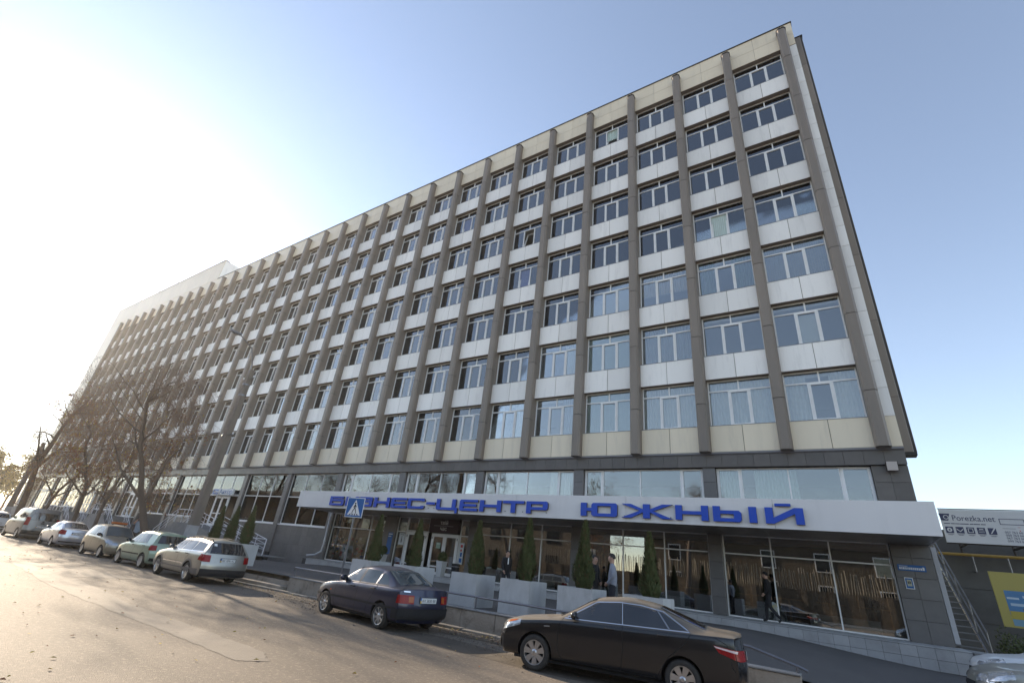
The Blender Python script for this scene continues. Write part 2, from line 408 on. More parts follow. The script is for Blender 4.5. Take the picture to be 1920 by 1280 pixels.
# office windows --------------------------------------------------------
WH = 2.13; FY = 0.66
def sash(q, y0, y1, f=0.055):
    a, b = 0.895, BAYW - 0.895; e = 0.06
    q.box(a, y0, f + 0.002, a + e, y1 - 0.01, 1.598); q.box(b - e, y0, f + 0.002, b, y1 - 0.01, 1.598); q.box(a + e, y0, f + 0.002, b - e, y1 - 0.01, f + e); q.box(a + e, y0, 1.598 - e, b - e, y1 - 0.01, 1.598)
    q.box(b - 0.045, y0 - 0.03, 0.8, b - 0.02, y0, 0.92)   # handle
def frame_mesh(closed=True):
    q = MB(); f = 0.055; y0, y1 = FY, FY + 0.07
    q.box(0, y0, 0, f, y1, WH); q.box(BAYW - f, y0, 0, BAYW, y1, WH); q.box(f, y0, 0, BAYW - f, y1, f); q.box(f, y0, WH - f, BAYW - f, y1, WH)
    q.box(f, y0, 1.60, BAYW - f, y1, 1.66)
    q.box(BAYW / 2 - 0.03, y0, 1.66, BAYW / 2 + 0.03, y1, WH - f)
    for a in (0.86, BAYW - 0.86): q.box(a - 0.035, y0, f, a + 0.035, y1, 1.60)
    # opening sash in the middle, set proud
    y0 -= 0.018
    if closed: sash(q, y0, y1)
    q.box(0, FY - 0.20, 0.002, BAYW, FY - 0.002, 0.014)   # drip sill
    return q.mesh('window', m_pvc)
fr_me = frame_mesh(); fr_open = frame_mesh(False)
_q = MB(); sash(_q, FY - .018, FY + .07); _q.v = [(x, y - FY, z - .06) for x, y, z in _q.v]; sash_me = _q.mesh('open_sash', m_pvc)
_q = MB(); _q.box(0.955, .03, .055, BAYW - .955, .04, 1.478); sashp_me = _q.mesh('pane', g_win)
OPEN = {(5, 4): 14, (5, 3): 8, (9, 2): 11, (12, 4): 12, (7, 5): 10, (3, 6): 9, (14, 1): 12, (11, 5): 9, (1, 3): 6}
cells = [(0.055, 1.66, BAYW / 2 - 0.03, WH - 0.055), (BAYW / 2 + 0.03, 1.66, BAYW - 0.055, WH - 0.055), (0.055, 0.055, 0.825, 1.60), (0.955, 0.115, BAYW - 0.955, 1.538), (BAYW - 0.825, 0.055, BAYW - 0.055, 1.60)]
pane_me = []
for (a, b, c, d) in cells:
    q = MB(); q.box(a, FY + 0.03, b, c, FY + 0.04, d); pane_me.append(q.mesh('pane', g_win))
q = MB()
for (a, b, c, d) in cells: q.box(a, FY + 0.03, b, c, FY + 0.04, d)
panes_me = q.mesh('panes', g_win)
def curtain_mesh(x0, x1, z0, z1, m, amp=0.035, per=0.13):
    q = MB(); n = max(6, int((x1 - x0) / per * 4)); vs = []; fs = []
    for i in range(n + 1):
        x = x0 + (x1 - x0) * i / n; y = FY + 0.115 + amp * math.sin(i * math.pi / 2) + random.uniform(-.008, .008)
        vs += [(x, y, z0), (x, y, z1)]
    for i in range(n): fs.append((2 * i, 2 * i + 2, 2 * i + 3, 2 * i + 1))
    q.add(vs, fs); return q.mesh('curtain', m)
CC = {'white': (0.84, 0.83, 0.80), 'teal': (0.60, 0.70, 0.66), 'blue': (0.24, 0.29, 0.46), 'beige': (0.62, 0.54, 0.42), 'red': (0.18, 0.05, 0.045), 'turq': (0.03, 0.33, 0.40), 'green': (0.2, 0.3, 0.22), 'grey': (0.46, 0.46, 0.47)}
cm = {k: mat('curtain_' + k, v, 0.9, var=0.15, vscale=4) for k, v in CC.items()}
cset = {}
for k in CC:
    cset[k] = [curtain_mesh(0.06, BAYW - 0.06, 0.06, WH - 0.1, cm[k]), curtain_mesh(0.06, 0.8, 0.06, WH - 0.1, cm[k]), curtain_mesh(BAYW - 0.95, BAYW - 0.06, 0.06, WH - 0.1, cm[k]), curtain_mesh(0.06, BAYW - 0.06, 0.75, WH - 0.1, cm[k])]
bl = MB()
for k in range(26): bl.box(0.07 + k * 0.092, FY + 0.10, 0.07, 0.07 + k * 0.092 + 0.08, FY + 0.112, WH - 0.08)
blind_me = {k: None for k in ('white', 'teal', 'blue', 'grey')}
for k in blind_me: blind_me[k] = bl.mesh('blind', cm[k])
rn = random.Random(11)
fixed = {(6, 0): ('turq', 0), (0, 0): ('white', 'ends'), (1, 0): ('white', 0), (2, 0): ('white', 0), (3, 0): ('teal', 'b'), (0, 1): ('white', 'sheet'), (0, 2): ('grey', 'b'), (2, 2): ('beige', 3), (2, 5): ('blue', 0), (3, 5): ('blue', 'b'), (4, 5): ('blue', 'b'), (0, 5): ('blue', 'b'), (1, 5): ('blue', 1), (0, 4): ('grey', 0), (5, 0): ('white', 'ends'), (0, 3): ('teal', 2), (8, 6): ('red', 1), (9, 6): ('red', 1)}
npane = 0
for i in range(NF - 1):
    for r in range(7):
        z = 7.8 + FH * r
        w = obj('window', fr_open if (i, r) in OPEN else fr_me, Bd, (-3 * (i + 1) + FW, 0, z))
        if i < 9 and npane < 300:
            for pi, pmsh in enumerate(pane_me):
                if pi == 3 and (i, r) in OPEN: continue
                obj('pane', pmsh, w); npane += 1
        else: kind(obj('panes', panes_me, w), 'stuff')
        if (i, r) in OPEN:   # tilted inwards about its lower edge
            so2 = obj('open_sash', sash_me, w, (0, FY, .06)); so2.rotation_euler = (-math.radians(OPEN[(i, r)]), 0, 0); so2['kind'] = 'thing'
            del so2['kind']
        cfg = fixed.get((i, r))
        if cfg is None:
            u = rn.random()
            if u < 0.55: cfg = (rn.choice(['white', 'white', 'white', 'teal', 'grey', 'beige', 'blue', 'red', 'green']), rn.choice([0, 0, 1, 2, 3, 3, 'ends']))
            elif u < 0.86: cfg = (rn.choice(['white', 'teal', 'grey', 'blue']), 'b')
        if cfg is None: continue
        c, k = cfg
        if k == 'b': obj('blind', blind_me.get(c) or blind_me['white'], w)
        elif k == 'ends': obj('curtain', cset[c][1], w); obj('curtain', cset[c][2], w)
        elif k == 'sheet':
            q = MB(); q.box(0.92, FY + 0.1, 0.1, BAYW - 0.92, FY + 0.11, 1.5); q.build('paper_sheet', cm['white'], w)
        else: obj('curtain', cset[c][k], w)
# ------------------------------------------------------------------ lower storeys of the office building
m_step = mat('pale_step_tile', (0.40, 0.39, 0.385), 0.6, var=0.2, vscale=2.5, rnd=0.08, dirt=(0.22, 0.2, 0.19), dirt_amt=0.45, dscale=1.6)
# tiled beam below the fins
s = MB(); s.box(-101.7, 0.50, 6.07, 0.78, 0.9, 6.58); bm_ = s.build('beam', m_joint, Bd)
s = MB(); s.prism([(0.40, 6.665), (0.40, 6.60), (0.47, 6.56), (0.495, 6.56), (0.495, 6.665)], -101.7, 0.795, 'x'); s.build('beam_flashing', m_flash, bm_)
q = MB(); q.bbox(0, 0.474, 6.055, 0.592, 0.4995, 6.555, 0.004); bt_me = q.mesh('beam_tile', m_tileb)
far = MB()
for k in range(170):
    x = 0.79 - 0.6 * (k + 1)
    if k < 100: obj('beam_tile', bt_me, bm_, (x + 0.004, 0, 0))
    else: far.box(x + 0.004, 0.474, 6.055, x + 0.596, 0.4995, 6.555)
kind(far.build('far_beam_tiles', m_tileb, bm_), 'stuff')
# columns every six metres
q = MB(); q.bbox(0, 0.56, 0, 0.50, 0.70, 0.592, 0.004); ct_me = q.mesh('column_tile', m_tile)
q = MB(); q.bbox(0, 0.56, 0, 0.98, 0.70, 0.592, 0.004); ctw_me = q.mesh('column_tile', m_tile)
for k in range(0, 17):
    x0 = -6.0 * k - 0.02; zb = 0.63 if k < 5 else 0.13
    if k == 0:
        q = MB(); q.box(-0.24, 0.61, 0.1, 0.76, 0.95, 6.06); c = q.build('column', m_joint, Bd)
        for a in range(9):
            z = 0.66 + 0.6 * a
            for b, w in ((-0.25, 0.50), (0.256, 0.53)):
                q = MB(); q.bbox(b, 0.585, z, b + w, 0.62, z + 0.592, 0.004); q.build('column_tile', m_tile if a < 5 else m_tileb, c)
        # return of the corner on the gable side
        for a in range(9):
            q = MB(); q.bbox(0.755, 0.63, 0.66 + 0.6 * a, 0.79, 1.2, 1.252 + 0.6 * a, 0.004); q.build('column_tile', m_tileb, c)
        continue
    q = MB(); q.box(x0 + 0.012, 0.60, zb - 0.3, x0 + 0.49, 0.95, 6.06); c = q.build('column', m_joint, Bd)
    if k < 9:
        for a in range(9): obj('column_tile', ct_me, c, (x0, 0, 0.66 + 0.6 * a))
    else:
        q = MB(); q.box(x0, 0.56, zb, x0 + 0.50, 0.70, 6.055); q.build('column_face', m_tile, c)

def glazing(name, x0, x1, z0, z1, vs, hs, gm, fm=m_pvc, f=0.05, y=0.76, d=0.07, thick=()):
    """framed glazing: verticals vs, horizontals hs; each pane a child"""
    q = MB(); X = [x0] + list(vs) + [x1]; Zs = [z0] + list(hs) + [z1]
    def half(i, n): return f if i in (0, n - 1) else f / 2
    q.box(x0, y, z0, x0 + f, y + d, z1); q.box(x1 - f, y, z0, x1, y + d, z1)
    for h, (a, b) in ((z0, (z0, z0 + f)), (z1, (z1 - f, z1))): q.box(x0 + f, y, a, x1 - f, y + d, b)
    for h in hs: q.box(x0 + f, y + 0.003, h - f / 2, x1 - f, y + d - 0.003, h + f / 2)
    for v in vs: q.box(v - f / 2, y + 0.0015, z0 + f, v + f / 2, y + d - 0.0015, z1 - f)
    for i in thick:   # opening sash frames
        a = X[i] + f / 2; b = X[i + 1] - f / 2; e = 0.085; yy = y - 0.025
        q.box(a, yy, z0 + 0.01, a + e, y + d - 0.02, z1 - 0.01); q.box(b - e, yy, z0 + 0.01, b, y + d - 0.02, z1 - 0.01)
        q.box(a + e, yy, z0 + 0.01, b - e, y + d - 0.02, z0 + e); q.box(a + e, yy, z1 - e, b - e, y + d - 0.02, z1 - 0.01)
    o = q.build(name, fm, Bd)
    for i in range(len(X) - 1):
        for j in range(len(Zs) - 1):
            p = MB(); p.box(X[i] + 0.01, y + 0.03, Zs[j] + 0.01, X[i + 1] - 0.01, y + 0.04, Zs[j + 1] - 0.01); p.build('pane', gm, o)
    return o
# first-floor windows above the canopy
def upper(x0, x1):
    w = x1 - x0
    return glazing('upper_window', x0, x1, 4.28, 6.05, [x0 + 0.95, x0 + w / 2, x1 - 0.95], [], g_win, thick=(0, 3))
bays = [(-6.0 * (k + 1) - 0.02 + 0.505, -6.0 * k - 0.025) for k in range(16)]
bays[0] = (bays[0][0], -0.26)
for k in range(5):
    x0, x1 = bays[k]; o = upper(x0, x1)
    if k in (0, 1, 2):
        for cxx, cw in (((x0 + 1.4, 1.5), (x0 + 0.1, 0.8)) if k == 0 else (((x0 + 1.2, 0.5), (x1 - 1.5, 1.3)) if k == 2 else ((x0 + 0.1, 0.7),))):
            q = MB(); n = int(cw / 0.03); vs = []; fs = []
            for i in range(n + 1):
                vs += [(cxx + cw * i / n, 0.98 + 0.04 * math.sin(i * 1.57), 4.3), (cxx + cw * i / n, 0.98 + 0.04 * math.sin(i * 1.57), 6.0)]
            for i in range(n): fs.append((2 * i, 2 * i + 2, 2 * i + 3, 2 * i + 1))
            q.add(vs, fs); q.build('curtain', cm['teal' if k != 2 else 'white'], o)
    if k == 2:
        q = MB(); q.box(x0 + 1.0, 0.9, 4.32, x0 + 1.75, 0.91, 4.85); q.build('paper_sheet', cm['white'], o)
# wall strip behind the canopy and inner rooms of the two lower storeys
s = MB(); s.box(-29.5, 0.80, 3.5, -0.25, 0.95, 4.28); s.build('lintel_wall', m_tile, Bd)
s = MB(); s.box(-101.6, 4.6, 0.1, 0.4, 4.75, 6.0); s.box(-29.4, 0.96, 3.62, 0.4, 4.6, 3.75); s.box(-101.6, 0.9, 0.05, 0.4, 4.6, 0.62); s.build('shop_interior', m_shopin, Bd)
# ground-floor shop fronts
for k, vs, extra in ((0, (-3.84, -1.98), 1), (1, (-9.6, -7.8), 1), (2, (-15.5, -13.7), 1)):
    x0, x1 = bays[k]
    glazing('shop_window', x0, x1, 0.66, 3.48, vs, (2.80,), g_shop, f=0.045)
    # white counters and shelves seen inside
    q = MB()
    for a, b in ((x0 + 0.5, x0 + 1.9), (x0 + 2.6, x0 + 4.6)): q.box(a, .90, 0.70, b, .93, 1.08)
    q.build('counter_front', mat('frosted_screen', (0.72, 0.74, 0.74), 0.5), Bd)
    q = MB()
    for a in range(4): q.box(x0 + 0.2 + 1.3 * a, 1.9, 1.42, x0 + 1.1 + 1.3 * a, 2.3, 1.46); q.box(x0 + 0.6 + 1.3 * a, 2.05, 0.63, x0 + 0.68 + 1.3 * a, 2.13, 1.42)
    q.build('shop_table', mat('wood_shelf', (0.35, 0.2, 0.1), 0.5, var=0.3), Bd)
# entrance bay
x0, x1 = bays[3]
glazing('shop_window', x0, -22.72, 0.66, 3.48, (), (2.66,), g_shop, f=0.045)
glazing('shop_window', -18.72, x1, 0.66, 3.48, (), (2.66,), g_shop, f=0.045)
glazing('transom_window', -22.70, -20.98, 2.72, 3.48, (-21.9,), (), g_shop, f=0.045)
def door(x0, x1, leaves, name='door'):
    f = MB(); f.box(x0, 0.745, 0.64, x0 + 0.06, 0.83, 2.70); f.box(x1 - 0.06, 0.745, 0.64, x1, 0.83, 2.70); f.box(x0 + 0.06, 0.745, 2.64, x1 - 0.06, 0.83, 2.70)
    o = f.build(name, m_pvc, Bd); w = (x1 - x0 - 0.12) / leaves
    for l in range(leaves):
        a = x0 + 0.06 + w * l + 0.004; b = a + w - 0.008; e = 0.11; q = MB()
        q.box(a, 0.735, 0.66, a + e, 0.80, 2.635); q.box(b - e, 0.735, 0.66, b, 0.80, 2.635); q.box(a + e, 0.735, 0.66, b - e, 0.80, 0.80); q.box(a + e, 0.735, 2.53, b - e, 0.80, 2.635); q.box(a + e, 0.735, 1.02, b - e, 0.80, 1.09)
        lf = q.build('door_leaf', m_pvc, o)
        p = MB(); p.box(a + e, 0.76, 0.80, b - e, 0.77, 2.53); p.build('pane', g_shop, lf)
        hx = b - 0.055 if (l == 0 and leaves == 2) else a + 0.055
        p = MB(); p.tube([(hx, 0.735, 1.35), (hx, 0.67, 1.38), (hx, 0.67, 1.82), (hx, 0.735, 1.85)], 0.014, 6); p.build('handle', m_cap, lf)
        for hz in (0.9, 2.4): p = MB(); p.box(a - 0.01 if hx > a + 0.3 else b - 0.02, 0.715, hz, a + 0.02 if hx > a + 0.3 else b + 0.01, 0.735, hz + 0.12); p.build('hinge', m_cap, lf)
    return o
door(-22.66, -21.06, 2)
door(-20.72, -18.78, 2)
# poster bay
x0, x1 = bays[4]
glazing('shop_window', x0, x1 - 0.55, 0.66, 3.48, (-27.55, -25.85), (2.62,), g_shop, f=0.045)
q = MB(); q.box(x1 - 0.55, 0.72, 0.66, x1, 0.9, 3.48); q.build('infill_panel', m_tile, Bd)
# high-silled double-height glazing and dado wall further left
ENTR = {7: 'a', 10: 'b', 12: 'c', 15: 'd'}
for k in range(5, 16):
    x0, x1 = bays[k]; w = x1 - x0
    if k in ENTR:
        glazing('entrance_window', x0, x1, 4.42, 6.05, (x0 + w / 3, x0 + 2 * w / 3), (), g_tall, f=0.06)
        glazing('entrance_window', x0, x0 + w * 0.3, 2.0, 4.40, (), (), g_tall, f=0.06)
        glazing('entrance_window', x1 - w * 0.3, x1, 2.0, 4.40, (), (), g_tall, f=0.06)
        # white double door
        f = MB(); a, b = x0 + w * 0.3 + 0.01, x1 - w * 0.3 - 0.01; mid = (a + b) / 2
        f.box(a, 0.75, 1.95, a + 0.08, 0.84, 4.38); f.box(b - 0.08, 0.75, 1.95, b, 0.84, 4.38); f.box(a + 0.08, 0.75, 4.28, b - 0.08, 0.84, 4.38)
        do = f.build('door', m_pvc, Bd)
        for c, d in ((a + 0.085, mid - 0.005), (mid + 0.005, b - 0.085)):
            q = MB(); e = 0.11; q.box(c, 0.74, 1.96, c + e, 0.8, 4.27); q.box(d - e, 0.74, 1.96, d, 0.8, 4.27); q.box(c + e, 0.74, 1.96, d - e, 0.8, 2.15); q.box(c + e, 0.74, 4.15, d - e, 0.8, 4.27); q.box(c + e, 0.74, 2.9, d - e, 0.8, 2.98)
            lf = q.build('door_leaf', m_pvc, do); p = MB(); p.box(c + e, 0.765, 2.15, d - e, 0.775, 4.15); p.build('pane', g_tall, lf)
    else:
        glazing('tall_window', x0, x1, 2.55, 6.05, (x0 + w / 3, x0 + 2 * w / 3), (4.42,), g_tall, f=0.055)
        q = MB(); q.box(x0, 0.60, 2.47, x1, 0.86, 2.545); q.build('window_sill', m_pvc, Bd)
    q = MB(); q.box(x0 - 0.01, 0.68, 0.1, x1 + 0.01, 0.95, 2.47 if k not in ENTR else 1.94); wo_ = q.build('dado_wall', m_joint, Bd)
    zt = 2.47 if k not in ENTR else 1.94
    nr = 4 if k not in ENTR else 3
    if k < 9:
        for a in range(9):
            for b in range(nr):
                t = MB(); tw = (w + 0.0) / 9; th = (zt - 0.12) / nr
                t.bbox(x0 + a * tw + 0.003, 0.655, 0.12 + b * th, x0 + (a + 1) * tw - 0.003, 0.679, 0.12 + (b + 1) * th - 0.006, 0.003); t.build('dado_tile', m_tile, wo_)
# tiled ledge along the shop fronts
q = MB(); q.box(-29.45, -0.86, 0.0, 0.93, 0.74, 0.625); ledge = q.build('ledge', m_joint, Bd)
tw = 0.4
tr = MB(); tr.bbox(0.003, -0.455, 0, tw - 0.003, 0.15, 0.028, 0.003); tread_a = tr.mesh('ledge_tile', m_step)
tr = MB(); tr.bbox(0.003, 0.155, 0, tw - 0.003, 0.742, 0.028, 0.003); tread_b = tr.mesh('ledge_tile', m_step)
tr = MB(); tr.bbox(0.003, -0.90, 0, tw - 0.003, -0.46, 0.028, 0.003); tread_c = tr.mesh('ledge_tile', m_step)
tr = MB(); tr.bbox(0.003, -0.89, 0, tw - 0.003, -0.861, 0.27, 0.003); riser = tr.mesh('ledge_tile', m_step)
farl = MB(); n = 0
for k in range(75):
    x = 0.94 - tw * (k + 1)
    if k < 58:
        for me, z in ((tread_a, 0.626), (tread_b, 0.626), (tread_c, 0.626), (riser, 0.348), (riser, 0.072)):
            if me is riser and z < 0.1 and k > 26: continue
            obj('ledge_tile', me, ledge, (x, random.uniform(-.002, .002), z + random.uniform(-.001, .001)))
    else:
        farl.box(x + .003, -0.90, 0.626, x + tw - .003, 0.742, 0.654); farl.box(x + .003, -0.89, 0.34, x + tw - .003, -0.861, 0.62)
kind(farl.build('far_ledge_tiles', m_step, ledge), 'stuff')

# ------------------------------------------------------------------ canopy with the big blue lettering
m_fascia = mat('fascia_white', (0.75, 0.715, 0.70), 0.35, var=0.05, vscale=0.7, rnd=0.02, dirt=(.45, .42, .40), dirt_amt=.18, dscale=2.2, stretch=(1, 1, .15))
m_sofp = mat('soffit_panel', (0.16, 0.145, 0.135), 0.32, metal=0.3, var=0.15, rnd=0.08)
m_blue = mat('sign_blue', (0.015, 0.075, 0.50), 0.35, var=.15, vscale=1.5)
m_blued = mat('sign_return', (0.05, 0.05, 0.10), 0.5)
Cn = thing('canopy_sign', 'long white canopy fascia over the shop fronts with big blue letters', 'sign')
q = MB(); q.box(-29.2, -2.38, 3.47, 0.77, 0.55, 4.33); cb = q.build('canopy_body', m_joint, Cn)
pe = [0.80, -3.3, -8.3, -13.3, -18.3, -23.3, -29.25]
for a, b in zip(pe[:-1], pe[1:]):
    q = MB(); q.bbox(b + 0.004, -2.415, 3.43, a - 0.004, -2.3815, 4.36, 0.003); q.build('fascia_panel', m_fascia, Cn)
q = MB(); q.bbox(0.7705, -2.38, 3.44, 0.80, 0.54, 4.355, 0.003); q.build('fascia_panel', m_fascia, Cn)
q = MB(); q.bbox(-29.25, -2.38, 3.44, -29.2005, 0.54, 4.355, 0.003); q.build('fascia_panel', m_fascia, Cn)
q = MB(); q.box(-29.24, -2.37, 4.331, 0.765, 0.5, 4.35); q.build('canopy_roof', m_flash, Cn)
for k in range(20):
    a = 0.765 - 1.5 * k; b = max(-29.2, a - 1.494)
    q = MB(); q.bbox(b, -2.37, 3.445, a, 0.50, 3.4695, 0.003); q.build('soffit_panel', m_sofp, Cn)
# letters: strokes in a unit box (0..1, 0..1), stroke weight t in x, u in y
def strokes(ch, w, h):
    t = 0.235 if w < 1.4 else 0.26; u = 0.115; c = 0.07
    def R(x0, y0, x1, y1): return [(x0, y0), (x1, y0), (x1, y1), (x0, y1)]
    def C(pts): return pts
    if ch == 'Б': return [R(0, 0, t, h), R(t, h - u, w * .93, h), R(t, 0, w - c, u), R(t, h * .46, w - c, h * .46 + u), C([(w - t, 0), (w - c, 0), (w, c), (w, h * .46 + u - c), (w - c, h * .46 + u), (w - t, h * .46 + u)])]
    if ch == 'И': return [R(0, 0, t, h), R(w - t, 0, w, h), C([(t, 0), (t, u * 1.6), (w - t, h), (w - t, h - u * 1.6)])]
    if ch == 'З': return [R(0, h - u, w - c, h), R(0, 0, w - c, u), R(w * .25, h * .44, w - t, h * .44 + u), C([(w - t, 0), (w - c, 0), (w, c), (w, h * .43), (w - .05, h * .5), (w, h * .57), (w, h - c), (w - c, h), (w - t, h)])]
    if ch == 'Н': return [R(0, 0, t, h), R(w - t, 0, w, h), R(t, h * .5 - u / 2, w - t, h * .5 + u / 2)]
    if ch == 'Е': return [C([(0, c), (c, 0), (t, 0), (t, h), (c, h), (0, h - c)]), R(t, 0, w, u), R(t, h - u, w, h), R(t, h * .5 - u / 2, w * .93, h * .5 + u / 2)]
    if ch == 'С': return [C([(0, c), (c, 0), (t, 0), (t, h), (c, h), (0, h - c)]), R(t, 0, w - c, u), R(t, h - u, w - c, h), C([(w - t, 0), (w - c, 0), (w, c), (w, h * .3), (w - t, h * .3)]), C([(w - t, h * .72), (w, h * .72), (w, h - c), (w - c, h), (w - t, h)])]
    if ch == '-': return [R(0, h * .44, w, h * .44 + u)]
    if ch == 'Ц': return [C([(0, c), (c, 0), (t, 0), (t, h), (0, h)]), R(t, 0, w - .12, u), R(w - .12 - t, u, w - .12, h), R(w - .14, -.13, w, u)]
    if ch == 'Т': return [R(0, h - u, w, h), R(w / 2 - t / 2, 0, w / 2 + t / 2, h - u)]
    if ch == 'Р': return [R(0, 0, t, h), R(t, h - u, w - c, h), R(t, h * .3, w - c, h * .3 + u), C([(w - t, h * .3), (w - c, h * .3), (w, h * .3 + c), (w, h - c), (w - c, h), (w - t, h)])]
    if ch == 'Ю': return [R(0, 0, t, h), R(t, h * .5 - u / 2, w * .32, h * .5 + u / 2), C([(w * .3, c), (w * .3 + c, 0), (w * .3 + t, 0), (w * .3 + t, h), (w * .3 + c, h), (w * .3, h - c)]), C([(w - t, 0), (w - c, 0), (w, c), (w, h - c), (w - c, h), (w - t, h)]), R(w * .3 + t, 0, w - t, u), R(w * .3 + t, h - u, w - t, h)]
    if ch == 'Ж': return [R(w / 2 - t / 2, 0, w / 2 + t / 2, h), C([(0, 0), (.38, 0), (w / 2 - t / 2, h * .42), (w / 2 - t / 2, h * .62)]), C([(0, h), (w / 2 - t / 2, h * .44), (w / 2 - t / 2, h * .64), (.38, h)][::-1]), C([(w, 0), (w - .38, 0), (w / 2 + t / 2, h * .42), (w / 2 + t / 2, h * .62)][::-1]), C([(w, h), (w / 2 + t / 2, h * .44), (w / 2 + t / 2, h * .64), (w - .38, h)])]
    if ch == 'Ы': return [R(0, 0, t, h), R(t, 0, w * .66 - c, u), R(t, h * .5, w * .66 - c, h * .5 + u), C([(w * .66 - t, 0), (w * .66 - c, 0), (w * .66, c), (w * .66, h * .5 + u - c), (w * .66 - c, h * .5 + u), (w * .66 - t, h * .5 + u)]), R(w - t, 0, w, h)]
    if ch == 'Й': return [R(0, 0, t, h), R(w - t, 0, w, h), C([(t, 0), (t, u * 1.6), (w - t, h), (w - t, h - u * 1.6)]), R(w * .28, h + .045, w * .70, h + .045 + u * .7)]
LET = [('Б', -26.03, -24.78), ('И', -24.62, -23.56), ('З', -23.45, -22.43), ('Н', -22.29, -21.10), ('Е', -20.99, -19.86), ('С', -19.78, -18.63), ('-', -18.5, -17.93), ('Ц', -17.84, -16.50), ('Е', -16.39, -15.32), ('Н', -15.20, -14.01), ('Т', -13.93, -12.82), ('Р', -12.70, -11.65), ('Ю', -10.14, -8.61), ('Ж', -8.44, -6.51), ('Н', -6.42, -5.30), ('Ы', -5.15, -3.79), ('Й', -3.54, -2.45)]
for ch, a, b in LET:
    q = MB(); st = strokes(ch, b - a, 0.50)
    for si, pl in enumerate(st):
        P = [(a + x, 3.57 + y) for x, y in pl]; yf = -2.53 - .0012 * si
        k = len(P); A = sum(P[i][0] * P[(i + 1) % k][1] - P[(i + 1) % k][0] * P[i][1] for i in range(k))
        if A < 0: P = P[::-1]
        q.m = 0; q.add([(x, yf, z) for x, z in P], [tuple(range(k))])
        q.m = 1; q.add([(x, yf, z) for x, z in P] + [(x, -2.44 + .0012 * si, z) for x, z in P], [((i + 1) % k, i, k + i, k + (i + 1) % k) for i in range(k)] + [tuple(range(k, 2 * k))[::-1]])
    o = q.build('letter', [m_blue, m_blued], Cn)
    q = MB()
    for dx in (0.08, (b - a) - 0.12): q.box(a + dx, -2.445, 3.62, a + dx + 0.03, -2.41, 3.65)
    q.build('standoff', m_cap, o)
# ------------------------------------------------------------------ cars
m_cglass = mat('car_glass_dark', (0.012, 0.014, 0.017), 0.03, spec=0.9, coat=0.5)
m_cglass2 = mat('car_glass_clear', (0.07, 0.09, 0.10), 0.03, spec=0.55, coat=0.0, var=0.5, vscale=1.5, col2=(0.035, 0.045, 0.05))
m_rubber = mat('tyre_rubber', (0.022, 0.021, 0.02), 0.85, var=0.4, vscale=9, col2=(0.05, 0.045, 0.04))
m_alloy = mat('alloy_rim', (0.55, 0.55, 0.56), 0.28, metal=0.85, var=0.25, vscale=8)
m_chrome = mat('chrome_trim', (0.72, 0.72, 0.73), 0.15, metal=1.0)
m_blackpl = mat('black_plastic', (0.028, 0.028, 0.03), 0.65, spec=.25, var=0.3, vscale=6)
m_seam = mat('panel_gap', (0.008, 0.008, 0.009), 0.8)
m_redl = mat('red_lamp', (0.34, 0.010, 0.012), 0.25, coat=0.0, spec=.3, var=0.4, vscale=30)
m_ambl = mat('amber_lamp', (0.38, 0.09, 0.012), 0.25, coat=0.0)
m_clrl = mat('clear_lamp', (0.55, 0.57, 0.6), 0.08, metal=0.5, coat=0.8, var=0.3, vscale=25)
m_plate = mat('number_plate', (0.72, 0.72, 0.70), 0.4)
m_black = mat('print_black', (0.012, 0.012, 0.014), 0.5)
m_yel = mat('print_yellow', (0.72, 0.48, 0.03), 0.45)
m_pblue = mat('print_blue', (0.02, 0.12, 0.45), 0.45)

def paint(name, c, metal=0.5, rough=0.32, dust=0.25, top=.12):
    return mat('paint_' + name, c, rough, metal=metal, top_sun_dust=top, coat=0.45, var=0.12, vscale=2.0, dirt=(0.20, 0.165, 0.125), dirt_amt=dust, dscale=2.2)
def lin(tab):
    xs = [a for a, _ in tab]; ys = [b for _, b in tab]
    return lambda x: float(np.interp(x, xs, ys))
def smooth_tab(tab, w=0.16):
    f = lin(tab); ks = np.linspace(-1, 1, 9)
    xa = np.linspace(-1.2, 6.5, 1541); ya = np.mean([np.interp(xa + k * w, [a for a, _ in tab], [b for _, b in tab]) for k in ks], axis=0)
    return lambda x: float(np.interp(x, xa, ya))

